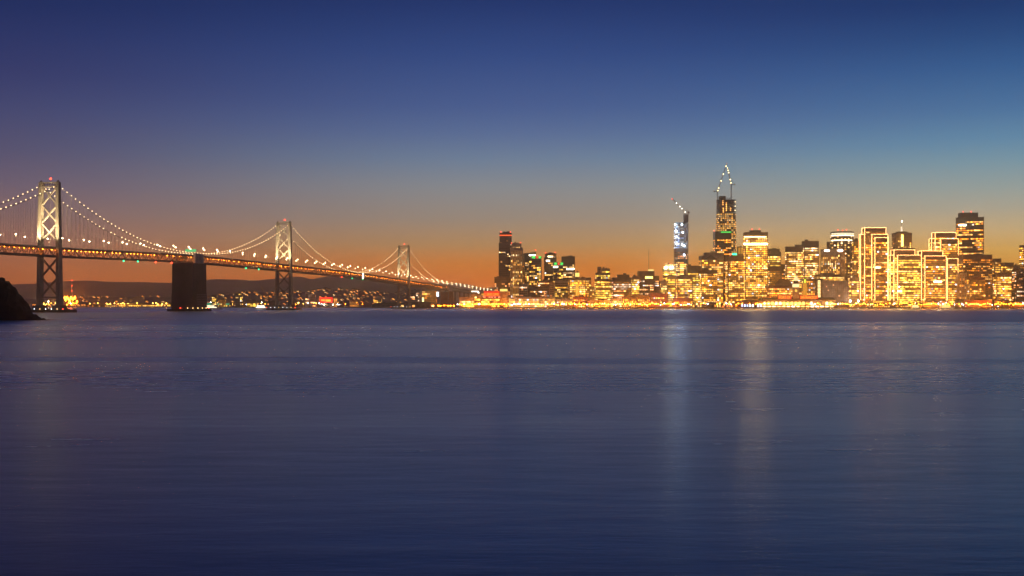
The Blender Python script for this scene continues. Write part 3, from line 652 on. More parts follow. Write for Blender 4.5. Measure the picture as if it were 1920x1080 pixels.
bld('office_block', 'slender blank tan block beside the dark brown mid-rise', 2970, [(1029.5, 1040, 530)], TAN, 'amber', 'sparse', .1)
bld('office_block', 'block of scattered windows left of the lantern-topped building', 3020, [(1040, 1068, 527)], GREY, 'lime', 'sparse', .45)
t = bld('office_block', 'amber office block with a glowing yellow lantern on its roof', 2990, [(1066, 1099, 523)], TAN, 'warm', 'bright', .78)
l = t.location; cx = X(1082.5, 2997) - l.x
for (r0, r1, y0, y1, m, nm) in ((7.2, 6.6, 523, 519, TAN, 'lantern_base'), (5.8, 5.6, 519, 511.5, emis('lantern_glow', (1, .60, .14), 2.0), 'lantern'), (6.4, 1.0, 511.5, 507.5, TAN, 'lantern_roof')):
    MB().bar((cx, 9, Z(y0, 2997) - GZ), (cx, 9, Z(y1, 2997) - GZ), r0, 8, r1).build(nm, m, t)
lit_floor(t, 1079.5, 1085.5, 546, 2989.3, (1, .45, .05), .35, 20)
t = bld('office_block', 'long low building with rows of bright cream windows by the water', 2925, [(953, 1041, 558.5)], CONC, 'cream', 'bright', .9, ratio=.22, gain=.6, top=1.5)
# tower with a glowing belfry and the building with the red roof sign
t = bld('clock_tower', 'square tan tower with a yellow glowing belfry beside the red roof sign', 2922, [(936.5, 952.5, 547), (938, 951, 541, 2)], TAN, 'amber', 'sparse', .0, ratio=1, top=30)
pbox(t, 'belfry', 937.6, 951.6, 542.2, 546, 2921, 2921.6, emis('belfry_glow', (1, .74, .18), 1.6))
l = t.location; MB().bar((0, 9.5, Z(541, 2924) - GZ), (0, 9.5, Z(537, 2924) - GZ), 9, 4, .6).build('roof', ROOF, t)
t = bld('warehouse', 'brick waterfront building with a red lettered sign on its roof', 2915, [(901.5, 938, 557)], BRICK, 'lime', 'bright', .92, ratio=.5, gain=1.5, top=1.0)
pbox(t, 'sign_board', 907, 936.5, 545.8, 556, 2918, 2919, emis('sign_red', (1, .015, .008), 1.1))
for k in range(5): pbox(t, 'sign_frame', 907.5 + 7 * k, 908.1 + 7 * k, 545, 557, 2919.2, 2920, STEEL)
for wd, a, b_ in (('HILLS', 903, 912), ('BROS', 913.5, 922), ('COFFEE', 923.5, 935)): text(t, 'lettering', wd, a, b_, 549.6, 554.4, 2917.2, YEL_SIGN)
for a, b_ in ((906, 910.5), (916, 919.5), (921, 924), (926.5, 930), (934, 938)): pbox(t, 'sign_lamp', a, b_, 556.4, 557.6, 2914, 2914.6, emis('pink_lamp', (1, .35, .22), 2.4))
t = bld('office_block', 'low lit office terrace left of the red-signed building', 2950, [(861, 890, 558), (883, 901, 551, 3)], CONC, 'lime', 'band', .75, ratio=.5, gain=1.3)
# -- middle stretch
bld('office_block', 'low lit waterfront block beneath the green-crowned towers', 2930, [(1042, 1074, 561)], CONC, 'warm', 'low', .8, ratio=.4, gain=1.3)
bld('office_block', 'small amber block under the lantern-topped building', 2925, [(1074, 1102, 557)], BRICK, 'warm', 'low', .8, ratio=.4, gain=1.2)
bld('office_block', 'brown block with scattered lit windows right of the lantern building', 3005, [(1088, 1108.5, 521)], BROWN, 'warm', 'grid', .55)
bld('residential_tower', 'pair of joined dark and cream towers behind the banded yellow block', 3100, [(1116.5, 1144, 512), (1120, 1127.5, 501, 2), (1127.5, 1143.5, 504, 3)], GREY, 'lime', 'grid', .5)
bld('office_block', 'broad block with bright yellow window bands below the joined towers', 2980, [(1115, 1147, 523)], CONC, 'lime', 'band', .9, gain=1.35, top=2)
bld('office_block', 'narrow amber block between the brown block and the banded yellow one', 3000, [(1104, 1116, 538)], TAN, 'warm', 'low', .5)
bld('office_block', 'stepped brown block with fine pinkish window rows', 3000, [(1147, 1184, 521), (1157, 1180, 515.5, 4)], BROWN, 'pink', 'band', .48, top=4)
bld('office_block', 'slim block of wide yellow window bands beside the stepped brown block', 2990, [(1184, 1199, 519)], TAN, 'lime', 'band', .85, gain=1.2)
t = bld('office_block', 'dark stepped tower block with a golden lit band near its top', 3000, [(1195, 1227, 509), (1227, 1236, 518, 4), (1236, 1242, 527, 6)], BROWN, 'pink', 'sparse', .25, top=8)
lit_floor(t, 1210, 1224, 520.3, 2999.6, (1, .66, .1), 2.2, 2.6); pbox(t, 'roof_lantern', 1216, 1226, 505, 508.4, 3012, 3024, emis('roof_glow', (1, .7, .2), 1.3))
pbox(t, 'antenna', 1216.1, 1216.8, 468, 505, 3016, 3017, STEEL)
t = bld('office_tower', 'yellow banded tower topped by two blazing white floodlights', 3060, [(1242.5, 1267, 503), (1247, 1263, 496, 3)], CONC, 'lime', 'band', .8, gain=1.3, beacon=((1256, 494.5),))
for a, b_ in ((1246, 1250.5), (1256, 1262.5)): pbox(t, 'floodlight', a, b_, 499.5, 503.5, 3057.5, 3059, emis('flood_white', (1, .80, .40), 50))
bld('office_block', 'low greenish banded block in front of the floodlit tower', 2960, [(1238, 1251, 527)], CONC, 'lime', 'band', .85, gain=1.2)
bld('office_block', 'greenish banded block between floodlit tower and blue-lit construction tower', 2955, [(1250, 1267.5, 516.5)], CONC, 'lime', 'band', .9, gain=1.2)
bld('office_block', 'wide amber banded block below the blue-lit construction tower', 2965, [(1267, 1299, 518)], TAN, 'warm', 'band', .85, gain=1.1)
bld('office_block', 'dark-topped block with yellow windows right of the blue-lit tower', 3010, [(1286, 1313.5, 499)], BROWN, 'lime', 'band', .7, top=14)
bld('warehouse', 'red brick waterfront building with a pale roofline', 2905, [(1217, 1252, 551)], BRICK, 'warm', 'low', .6, ratio=.4)
bld('warehouse', 'amber-lit low block left of the red brick building', 2910, [(1194, 1217, 554)], TAN, 'warm', 'low', .7, ratio=.4, gain=1.2)
bld('warehouse', 'brown low block with tall yellow window strips', 2912, [(1166, 1194, 556)], BROWN, 'warm', 'vert', .7, ratio=.4, gain=1.4)
bld('warehouse', 'cream low block with white lit rows below the stepped brown block', 2915, [(1144, 1166, 559)], PALE, 'cream', 'band', .85, ratio=.4, gain=1.3)
bld('warehouse', 'low dark-roofed amber terrace under the banded yellow block', 2912, [(1102, 1144, 563)], TAN, 'warm', 'low', .75, ratio=.3, gain=1.3)
bld('warehouse', 'red-lit low block beneath the wide amber banded block', 2908, [(1262, 1300, 559)], BRICK, 'amber', 'low', .7, ratio=.3, gain=1.2)

# -- blue-lit tower under construction, with its crane
def lattice(b, p, q, w, n, r=.22):
    p = Vector(p); q = Vector(q); d = (q - p).normalized(); u = d.cross(Vector((0, 1, 0)) if abs(d.y) < .9 else Vector((1, 0, 0))).normalized(); v = d.cross(u); cs = [u + v, u - v, -u - v, v - u]
    for c in cs: b.bar(p + c * w / 2, q + c * w / 2, r)
    for k in range(n):
        a = p + (q - p) * k / n; e = p + (q - p) * (k + 1) / n
        for j in range(4): b.bar(a + cs[j] * w / 2, e + cs[(j + 1) % 4] * w / 2, r * .7)
def crane(label, D, base, piv, tip, lamps, mast_w=2.4, cab=True, lm=WHITE_L, tl=RED_L):
    bx = Vector((X(base[0], D), D, Z(base[1], D))); pv = Vector((X(piv[0], D), D, Z(piv[1], D))) - bx; tp = Vector((X(tip[0], D), D, Z(tip[1], D))) - bx
    c = thing('tower_crane', label, 'crane', bx); b = MB(); lattice(b, (0, 0, 0), pv, mast_w, max(3, int(pv.z / 5)), .38); b.build('mast', STEEL, c)
    b = MB(); lattice(b, pv, tp, 1.9, 16, .34); b.build('jib', mat('crane_paint', (.6, .45, .2), .6), c)
    dr = (tp - pv); dr.z = 0; dr = dr.normalized() if dr.length > .1 else Vector((1, 0, 0)); k = pv - dr * 9 + Vector((0, 0, 1)); b = MB(); lattice(b, pv, k, 1.6, 4, .3); b.box(k.x - 1.8, k.x + 1.8, k.y - 1.5, k.y + 1.5, k.z - 2.5, k.z + .8); b.build('counterweight', GREY, c)
    a = pv + Vector((0, 0, 11)) - dr * 4; b = MB(); b.bar(pv, a, .45); b.bar(a, pv + (tp - pv) * .85, .14); b.bar(a, k, .14); b.build('tie_frame', STEEL, c)
    b = MB(); b.box(pv.x - 1.6, pv.x + 1.6, pv.y - 2.6, pv.y + .8, pv.z - 2.2, pv.z + 1.2); b.build('cab', WHITE, c)
    for f in lamps: q = pv + (tp - pv) * f; MB().ball(q - Vector((0, 1.2, 0)), 1.25, 7, 5).build('jib_lamp', lm, c)
    MB().ball(tp, 1.2, 7, 5).build('tip_light', tl, c); return c
D = 3320; t = thing('construction_tower', 'slender unfinished glass tower lit bluish white, with a crane on top', 'building', (X(1276.5, D), D, GZ)); l2 = Vector((X(1276.5, D), D))
un = ngon(20, 1.0, .62); pl = [q - l2 for q in fit(un, 1263.5, 1290, D)]; zt = Z(417, D) - GZ; z_a = Z(466, D) - GZ; wl = MB().prism([(q.x, q.y) for q in pl], 0, zt).build('wall', GLASSB, t)
wm = MB(); rr = random.Random(5)
for k in range(20):
    A, B = pl[k], pl[(k + 1) % 20]
    if not facing(A + l2, B + l2, l2): continue
    frac = ((A.x + B.x) / 2 - min(q.x for q in pl)) / (max(q.x for q in pl) - min(q.x for q in pl))
    hot = frac < .34 or .52 < frac < .72
    S_ = dict(STY['grid'], bw=max(3.0, (B - A).length - 1), p=.92 if hot else .7, hf=.6, wf=.94)
    panes(wm, A, B, Z(466, D) - GZ, zt, S_, PAL['white'], 2, .62 if hot else .16, r=rr)
    panes(wm, A, B, Z(486, D) - GZ, Z(468, D) - GZ, dict(S_, p=.3), PAL['pink'], 1, .6, r=rr)
    panes(wm, A, B, 0, Z(487, D) - GZ, dict(S_, p=.7), PAL['cream'], 1, .75, r=rr)
wm.build('window', PANE, t, 'stuff')
b = MB()
for y in (420, 425, 431, 438, 446, 455, 466, 468, 486): b.prism([(q.x * 1.015, q.y * 1.015) for q in pl], Z(y, D) - GZ, Z(y, D) - GZ + .8)
b.build('floor_slab', GREY, t, 'stuff'); pbox(t, 'lift_core', 1282, 1290, 402, 417, D + 8, D + 20, GREY); pbox(t, 'hoist_rail', 1289.8, 1290.9, 395, 560, D + 14, D + 16, STEEL)
for (a, y) in ((1266, 421), (1278.5, 421.5), (1267, 433), (1268, 444), (1280, 436), (1269, 457.5), (1279, 458), (1283, 461), (1283, 478)):
    q = Vector((X(a, D - 2) - l2.x, -2.4, Z(y, D) - GZ)); MB().ball(q, 1.7, 7, 5).build('work_light', COOL_L, t)
crane('luffing crane with white lamps on the blue-lit construction tower', D + 14, (1286, 402), (1286, 405 - 6), (1260.5, 373), (.05, .3, .45, .7), lm=emis('crane_lamp', (1, .95, .85), 9))

# -- tallest tower, unfinished top, two cranes
D = 3250; t = thing('construction_tower', 'tallest tower, amber lit with bare open floors at its unfinished top', 'building', (X(1361.5, D), D, GZ)); l2 = Vector((X(1361.5, D), D))
pl = [q - l2 for q in fit(ngon(24, 1.0, .55), 1342, 1381, D)]; zg = Z(399, D) - GZ; ztp = Z(374, D) - GZ
cen = sum(pl, Vector((0, 0))) / 24
tap = lambda z: 1 - .055 * (z / ztp) ** 2
ring = lambda z, k=1.0: [((cen + (q - cen) * tap(z) * k).x, (cen + (q - cen) * tap(z) * k).y) for q in pl]
b = MB(); zs = [0, zg * .5, zg * .75, zg]
for za, zb in zip(zs, zs[1:]):
    A, B = ring(za), ring(zb); b.faces([(x, y, za) for x, y in A] + [(x, y, zb) for x, y in B], [(k, (k + 1) % 24, 24 + (k + 1) % 24, 24 + k) for k in range(24)])
A = ring(zg); b.faces([(x, y, zg) for x, y in A], [tuple(range(24))]); b.build('wall', DARK, t)
wm = MB(); rr = random.Random(11)
nfl = int(zg / 5.6)
for k in range(24):
    A0, B0 = pl[k], pl[(k + 1) % 24]
    if not facing(A0 + l2, B0 + l2, l2): continue
    for f in range(nfl):
        za = 2 + f * 5.6; zb = za + 3.0; s_ = tap(za) * 1.004; A = cen + (A0 - cen) * s_; B = cen + (B0 - cen) * s_; m = max(1, int((B - A).length / 4.6))
        for j in range(m):
            a = A + (B - A) * (j + .15) / m; e = A + (B - A) * (j + .85) / m; on = rr.random() < .70; g = rr.uniform(.5, 2.2); c = rr.choice(PAL['warm'] + PAL['cream'])
            wm.quad((a.x, a.y, za), (e.x, e.y, za), (e.x, e.y, zb), (a.x, a.y, zb), col=tuple(v * g for v in c) if on else (.004, .004, .004))
wm.build('window', PANE, t, 'stuff')
zz = zg + 5.2; nsl = 0
while zz < ztp + .1:
    MB().prism(ring(zz, 1.01), zz - .7, zz + .55).build('floor_slab', mat('raw_concrete', (.16, .12, .10)), t); zz += 5.35; nsl += 1
b = MB()
for k in range(0, 24, 2):
    x, y = ring(ztp, .95)[k]; b.bar((x, y, zg), (x, y, ztp), .45)
b.build('column', MATS['raw_concrete'], t, 'stuff')
pbox(t, 'lift_core', 1349.5, 1361, 367.5, 399, D + 16, D + 34, BROWN); pbox(t, 'roof_rail', 1361.5, 1372, 371.4, 372.6, D + 8, D + 9, WHITE)
for (a, y0, y1) in ((1354.6, 376, 385.5), (1361.2, 380, 396), (1355.5, 389, 398), (1369, 388, 396)): pbox(t, 'work_light', a, a + 1.6, y0, y1, D + 10, D + 11, emis('work_amber', (1, .42, .08), 4))
for k in range(12): pbox(t, 'hoist_lamp', 1377.6, 1379.4, 377 + 8.2 * k, 379.2 + 8.2 * k, D - 3 + 10, D - 2 + 10, emis('hoist_cream', (1, .75, .4), 3))
CL = emis('jib_yellow', (1, .78, .34), 9)
crane('left crane on the tallest tower, jib strung with yellow lamps', D + 10, (1345, 400), (1345.2, 359), (1363, 306.5), (.03, .12, .38, .62, .90), lm=CL, tl=emis('dim_red', (1, .3, .2), 1))
crane('right crane on the tallest tower, jib raised almost upright', D + 20, (1371, 374), (1371.2, 346), (1364, 315), (.1, .3, .72, .86), lm=CL, tl=CL)
t = bld('office_tower', 'dark tower with a sloped green-lit roof edge before the tallest tower', 3120, [(1337, 1371.5, 434.5)], DARK, 'amber', 'sparse', .5, slant=-.06, top=15, beacon=((1339, 432.5),))
pbox(t, 'roof_light', 1352, 1371, 434.2, 436.0, 3118.6, 3119.5, GREEN_L)
t = bld('office_tower', 'brown tower with a stepped dark roof left of the sloped green roof', 3040, [(1310, 1357, 480), (1319, 1357, 474, 5)], CONC, 'warm', 'grid', .6, top=6)
b = MB(); l = t.location; a0, a1 = X(1320, 3036) - l.x, X(1346, 3036) - l.x; z0 = Z(487, 3036) - GZ; z1 = Z(478, 3036) - GZ
b.faces([(a0, -4, z0), (a1, -4, z0), ((a0 + a1) / 2, -4, z1), (a0, -.6, z0), (a1, -.6, z0), ((a0 + a1) / 2, -.6, z1)], [(0, 1, 2), (5, 4, 3), (0, 3, 4, 1), (1, 4, 5, 2), (2, 5, 3, 0)]); b.build('pediment', ROOF, t)
bld('office_block', 'amber gridded block at the foot of the brown stepped-roof tower', 2962, [(1312, 1345.5, 507)], BROWN, 'warm', 'grid', .78, gain=1.1)
t = bld('office_tower', 'amber tower with a dark top band beside the great bright slab', 2985, [(1360, 1397, 480)], BROWN, 'warm', 'grid', .78, top=10)
for a, b_, m in ((1368.5, 1371, RED_L), (1373, 1381.5, NAV_G)): pbox(t, 'roof_light', a, b_, 475, 478, 2990, 2991, m)
t = bld('office_tower', 'small amber-lit box tower peeping over the dark-topped amber tower', 3080, [(1382, 1395, 463)], BROWN, 'amber', 'sparse', 0, top=200)
pbox(t, 'lit_louvre', 1384.5, 1388, 464.5, 476, 3078.8, 3079.6, emis('louvre_amber', (1, .45, .05), .6)); pbox(t, 'lit_louvre', 1389.5, 1393, 464.5, 476, 3078.8, 3079.6, MATS['louvre_amber'])
t = bld('office_tower', 'great bright slab tower filled with golden windows, white band near its top', 2965, [(1393.5, 1440, 436)], BROWN, 'warm', 'grid', .84, top=9, gain=1.25, ratio=.5, beacon=((1410, 430), (1424, 430)))
pbox(t, 'plant_room', 1407, 1427, 431.5, 436, 2975, 2990, ROOF); lit_floor(t, 1394.5, 1439, 457.5, 2964.2, (1, .60, .20), 15, 2.0); lit_floor(t, 1395, 1437, 444, 2964.2, (1, .6, .2), 3, 1.2)
bld('office_tower', 'dark-roofed yellow banded tower right of the great bright slab', 3030, [(1440, 1464.5, 473), (1440, 1462, 467, 5)], BROWN, 'lime', 'band', .82, top=5)
bld('office_block', 'lower banded block standing before the dark-roofed banded tower', 2995, [(1440, 1464, 501)], BROWN, 'warm', 'band', .6, top=5)
bld('office_block', 'narrow dim block in the gap before the broad stepped tower', 3110, [(1463, 1474, 496)], BROWN, 'warm', 'sparse', .25)
bld('office_tower', 'broad stepped tower with fine window bands and a dark roofline', 3030, [(1472, 1493, 463, 4), (1490, 1506, 459.5, 6), (1503, 1535.5, 452.5)], BROWN, 'cream', 'band', .68, top=12)
bld('office_block', 'red brick block with close rows of small windows by the ferry clock tower', 2925, [(1434, 1488, 538)], BRICK, 'amber', 'grid', .75, ratio=.35, gain=.9, top=2)
t = bld('office_block', 'low block with a glowing amber hipped roof behind the red brick block', 2975, [(1455, 1487, 536)], BROWN, 'warm', 'sparse', .3, ratio=.5)
b = MB(); l = t.location; x0, x1 = X(1455, 2975) - l.x, X(1487, 2975) - l.x; z0 = Z(536, 2975) - GZ + 1.2; z1 = Z(524, 2975) - GZ
b.faces([(x0, 0, z0), (x1, 0, z0), (x1, 20, z0), (x0, 20, z0), (x0 + 9, 8, z1), (x1 - 9, 8, z1), (x1 - 9, 12, z1), (x0 + 9, 12, z1)], [(3, 2, 1, 0), (4, 5, 6, 7), (0, 1, 5, 4), (1, 2, 6, 5), (2, 3, 7, 6), (3, 0, 4, 7)]); b.build('roof', TAN, t)
t = bld('office_block', 'amber-lit block with a yellow-green vertical sign right of the clock tower', 2950, [(1503, 1530, 523)], TAN, 'amber', 'low', .55, ratio=.5)
pbox(t, 'sign_panel', 1508, 1511, 523.4, 530.5, 2948.6, 2949.4, emis('lime_sign', (.65, .85, .05), 1.6)); pbox(t, 'corner_glow', 1505.5, 1513, 531, 557, 2948.9, 2949.4, emis('corner_glow_amber', (1, .40, .03), .75))  # tall amber panel glows in place of light falling on the wall corner
t = bld('office_block', 'brown block with a single column of bright windows beside the concave hotel', 2945, [(1527, 1543, 524)], BROWN, 'warm', 'sparse', .05, ratio=.6)
for k in range(12): pbox(t, 'window', 1533.5, 1538.5, 526 + 2.7 * k, 527.5 + 2.7 * k, 2943.8, 2944.6, emis('stair_window', (1, .74, .3), 2.6))

# -- ferry terminal with clock tower
D = 2895; t = thing('ferry_terminal', 'long dark-roofed ferry hall with arched windows and a slim clock tower', 'building', (X(1493, D), D, GZ))
pbox(t, 'hall', 1428, 1566, 562, 577, D, D + 40, mat('hall_stone', (.30, .26, .22)))
l = t.location; b = MB(); x0, x1 = X(1427, D) - l.x, X(1567, D) - l.x; z0 = Z(562, D) - GZ; z1 = Z(557.5, D) - GZ
b.faces([(x0, -1.5, z0), (x1, -1.5, z0), (x1, 42, z0), (x0, 42, z0), (x0 + 4, 14, z1), (x1 - 4, 14, z1), (x1 - 4, 26, z1), (x0 + 4, 26, z1)], [(3, 2, 1, 0), (4, 5, 6, 7), (0, 1, 5, 4), (1, 2, 6, 5), (2, 3, 7, 6), (3, 0, 4, 7)]); b.build('roof', ROOF, t)
ARW = [emis('arch_yellow', (1, .72, .16), 2.6), emis('arch_cream', (1, .85, .5), 2.6), emis('arch_dim', (1, .5, .15), .7)]
k = 0; px = 1431
while px < 1562:
    b = MB(); xa, xb = X(px, D) - l.x, X(px + 5.2, D) - l.x; r_ = (xb - xa) / 2; za = Z(571.5, D) - GZ; pts = [(xa, za), (xb, za)] + [(xa + r_ + r_ * math.cos(math.pi * j / 8), za + 5.2 + r_ * .8 * math.sin(math.pi * j / 8)) for j in range(9)]
    b.faces([(x, -.5, z) for x, z in pts] + [(x, -.1, z) for x, z in pts], [tuple(range(11))] + [(i, 11 + i, 11 + (i + 1) % 11, (i + 1) % 11) for i in range(11)])
    b.build('arch_window', ARW[0] if 1470 < px < 1490 else rng.choice([ARW[1], ARW[2], ARW[2], ARW[0]]), t); px += 7.3
for a in range(1430, 1560, 9): lit_floor(t, a, a + 6.5, 574.6, D - .4, rng.choice([(1, .72, .3), (1, .8, .55), (1, .6, .15)]), rng.uniform(.5, 2.2), 1.2)
for (a, c, y0, y1, dd, m, nm) in ((1488, 1498.6, 540, 562, 4, PALE, 'clock_tower'), (1487.6, 1499, 538.6, 540, 3.5, PALE, 'cornice'), (1488.2, 1498.4, 532.5, 538.6, 4.5, emis('belfry_cream', (1, .80, .38), 1.6), 'belfry'), (1487.8, 1498.8, 531, 532.5, 4, PALE, 'cornice'),
                              (1489.4, 1497.4, 526.5, 531, 5, BROWN, 'upper_stage'), (1490.2, 1496.6, 521.5, 526.5, 6, emis('lantern_cream', (1, .78, .36), 1.3), 'lantern'), (1491.4, 1495.4, 517.5, 521.5, 7, MATS['lantern_cream'], 'cupola')):
    pbox(t, nm, a, c, y0, y1, D + dd, D + dd + (c - a) / F * D, m)
MB().bar((X(1493.4, D + 9) - l.x, 9.5, Z(517.5, D + 9) - GZ), (X(1493.4, D + 9) - l.x, 9.5, Z(512.5, D + 9) - GZ), 2.2, 6, .2).build('spire', PALE, t)
MB().bar((X(1493.3, D) - l.x, 3.9, Z(545, D) - GZ), (X(1493.3, D) - l.x, 3.3, Z(545, D) - GZ), 3.0, 16).build('clock_face', emis('clock_glow', (1, .66, .10), 1.6), t)
text(t, 'lettering', 'PORT OF', 1461, 1482, 555, 560, D + 1.5, YEL_SIGN); text(t, 'lettering', 'SAN FRANCISCO', 1501.5, 1531.5, 555, 560, D + 1.5, YEL_SIGN)
for a, c in ((1459, 1484), (1500, 1534)): pbox(t, 'sign_glow_panel', a, c, 554.2, 562.2, D + 3.2, D + 3.8, MATS['sign_red'])  # red glow around the letters, put in as shining panels

# -- right-hand skyline
t = bld('office_tower', 'finned tower with two white oval signs at its top corners', 2990, [(1538.5, 1584.5, 467.5)], TAN, 'cream', 'vert', .42, rot=-32, ratio=.8, fins=True, top=12, gain=1.1)
for a in (1550.5, 1575.5):
    MB().bar((X(a, 2988) - t.location.x, -2.6, Z(469.8, 2988) - GZ), (X(a, 2988) - t.location.x, -1.6, Z(469.8, 2988) - GZ), 1, 14).build('oval_sign', emis('oval_white', (1, .82, .70), 5), t)
for c in t.children:
    if c.name.startswith('oval_sign'):
        cx = sum(v.co.x for v in c.data.vertices) / len(c.data.vertices); cz = sum(v.co.z for v in c.data.vertices) / len(c.data.vertices)
        for v in c.data.vertices: v.co.x = cx + (v.co.x - cx) * 7.5; v.co.z = cz + (v.co.z - cz) * 3.2
t = bld('office_tower', 'round dark tower with bright white storeys and red roof lights', 3080, [(1557, 1601, 433.5)], DARK, 'cream', 'band', .45, unit=ngon(20), top=5, beacon=((1571, 431), (1580, 432), (1587, 431)))
for y, g in ((441.5, 3.2), (450.5, 3.0), (438, 1.5)): 
    pl = fit(ngon(20), 1557, 1601, 3080); l2 = t.location; b = MB()
    for k in range(20):
        A, B = pl[k], pl[(k + 1) % 20]
        if facing(A, B, l2) and (A.x + B.x) / 2 > X(1562, 3090): 
            nn = Vector(((B - A).y, -(B - A).x)).normalized() * .4; A = A + nn; B = B + nn; z = Z(y, 3090) - GZ
            b.quad((A.x - l2.x, A.y - l2.y, z - 1.6), (B.x - l2.x, B.y - l2.y, z - 1.6), (B.x - l2.x, B.y - l2.y, z + 1.6), (A.x - l2.x, A.y - l2.y, z + 1.6), col=(g, g * .85, g * .55))
    b.build('lit_storey', PANE, t, 'stuff')
bld('office_block', 'narrow wing just left of the round dark tower', 3120, [(1550, 1558, 454)], BROWN, 'cream', 'sparse', .35)
bld('office_tower', 'brown tower squeezed between the round tower and an outlined tower', 3060, [(1598, 1612, 449.5)], BROWN, 'warm', 'band', .55)
bld('office_block', 'dim amber block under the round tower beside the outlined tower', 2965, [(1592.5, 1611.5, 521)], TAN, 'lime', 'band', .55)
# concave hotel
t = bld('hotel', 'terraced amber storeys above the concave dark facade', 2968, [(1526, 1584, 515)], TAN, 'lime', 'band', .6, ratio=.3, gain=.9)
D = 2935; t = thing('hotel', 'dark hotel with a concave gridded facade near the outlined tower', 'building', (X(1562, D), D, GZ)); l = t.location; n = 14; b = MB(); fr = MB(); arc = []
for k in range(n + 1):
    u = k / n; arc.append((X(1543 + 48 * u, D) - l.x, 14 * math.sin(math.pi * u)))
zt = [Z(524.5 + 1.5 * k / n, D) - GZ for k in range(n + 1)]; x_ = arc
vs = [(x, y, 0) for x, y in arc] + [(x, y, z) for (x, y), z in zip(arc, zt)] + [(x, 24, 0) for x, y in arc] + [(x, 24, z) for (x, y), z in zip(arc, zt)]; m = n + 1
b.faces(vs, [(k, k + 1, m + k + 1, m + k) for k in range(n)] + [(m + k, m + k + 1, 3 * m + k + 1, 3 * m + k) for k in range(n)] + [(2 * m + k + 1, 2 * m + k, 3 * m + k, 3 * m + k + 1) for k in range(n)] + [(0, m, 3 * m, 2 * m), (n, 2 * m + n, 3 * m + n, m + n)])
b.build('wall', mat('hotel_concrete', (.20, .15, .13)), t)
for k in range(n + 1): fr.bar((arc[k][0], arc[k][1] - .4, 0), (arc[k][0], arc[k][1] - .4, zt[k]), .4)
for f in range(1, 15):
    for k in range(n): fr.bar((arc[k][0], arc[k][1] - .4, zt[k] * f / 15), (arc[k + 1][0], arc[k + 1][1] - .4, zt[k + 1] * f / 15), .4)
fr.build('balcony_grid', mat('hotel_frame', (.34, .25, .20)), t, 'stuff')
for f, k in ((11, 2), (9, 3), (6, 9), (4, 1), (12, 6)):
    a, c = arc[k], arc[k + 1]; z = zt[k] * f / 15; MB().quad((a[0] + .6, a[1] - .12, z + .8), (c[0] - .6, c[1] - .12, z + .8), (c[0] - .6, c[1] - .12, z + 2.8), (a[0] + .6, a[1] - .12, z + 2.8), col=(2, 1.2, .5)).__class__
    wq = MB(); wq.quad((a[0] + .6, a[1] - .12, z + .8), (c[0] - .6, c[1] - .12, z + .8), (c[0] - .6, c[1] - .12, z + 2.8), (a[0] + .6, a[1] - .12, z + 2.8), col=(2, 1.2, .5)); wq.build('window', PANE, t)
# outlined slab towers: each slab's edges carry a line of lights
def outlined(label, D, slabs, lines, pal='warm', p=.55, base=559, wall=BROWN, gain=1.0):
    """slabs: px0, px1, top row, depth offset of the front face; lines: px, top row, depth"""
    t = bld('office_tower', label, D, [(a, c, y, dd) for a, c, y, dd in slabs], wall, pal, 'band', p, ratio=.45, top=7, gain=gain)
    for (a, c, y, dd) in slabs:
        pl = fit(rect(.45, 0), a, c, D + dd); z = Z(y, D + dd) + 1.6; f0, f1 = pl[0], pl[1]; bk = pl[3]
        edge(t, (f0.x - .8, f0.y - .8, z), (f1.x + .8, f1.y - .8, z)); edge(t, (f0.x - .8, f0.y - .8, GZ + 18), (f0.x - .8, f0.y - .8, z)); edge(t, (f1.x + .8, f1.y - .8, GZ + 18), (f1.x + .8, f1.y - .8, z), .14)
        edge(t, (bk.x - .8, bk.y, GZ + 18), (bk.x - .8, bk.y, z)); edge(t, (f0.x - .8, f0.y - .8, z), (bk.x - .8, bk.y, z), .16)
    OUT.append(t); return t
OUT = []
outlined('tallest outlined tower, its slab edges strung with white lights', 2975, [(1611.5, 1633, 440.5, 14), (1616.5, 1660.5, 428, 7), (1631, 1664, 440.5, 3), (1637.5, 1664.5, 446.5, 0)], None, 'amber', .48); lit_floor(OUT[-1], 1642, 1651, 501.5, 2973, (1, .56, .18), 60, 1.0)  # short bright strip added to strengthen the gold reflection on the water
outlined('wide outlined tower filled with yellow windows, in front of the spire-topped tower', 2980, [(1665, 1700, 479.5, 12), (1671, 1714.5, 469.5, 7), (1677, 1727, 479.5, 0)], None, 'lime', .85, gain=1.2); lit_floor(OUT[-1], 1683, 1691, 546, 2978, (1, .56, .18), 60, 1.2)
outlined('shorter outlined tower with amber windows between two yellow outlined ones', 2970, [(1722, 1767, 471.5, 6), (1728.5, 1773.5, 481, 0)], None, 'amber', .6); lit_floor(OUT[-1], 1751, 1766, 528, 2968, (1, .58, .2), 45, 1.1)
outlined('outlined tower set back, its top strip beside the black-topped tower', 3060, [(1742.5, 1775, 448.5, 12), (1747.5, 1792, 437, 7), (1759, 1796, 448.5, 0)], None, 'warm', .75, gain=1.1)
outlined('small outlined front block under the set-back outlined tower', 2985, [(1773.5, 1795.5, 486, 0)], None, 'warm', .7)
t = bld('office_tower', 'blocky brown tower with a short lit spire behind the yellow outlined tower', 3170, [(1672, 1710, 437), (1670, 1716, 466, -4)], BROWN, 'warm', 'sparse', .3, top=4)
lit_floor(t, 1690, 1694, 451, 3165, (1, .6, .12), 1.8, 16); l = t.location; cx = X(1690.5, 3182) - l.x
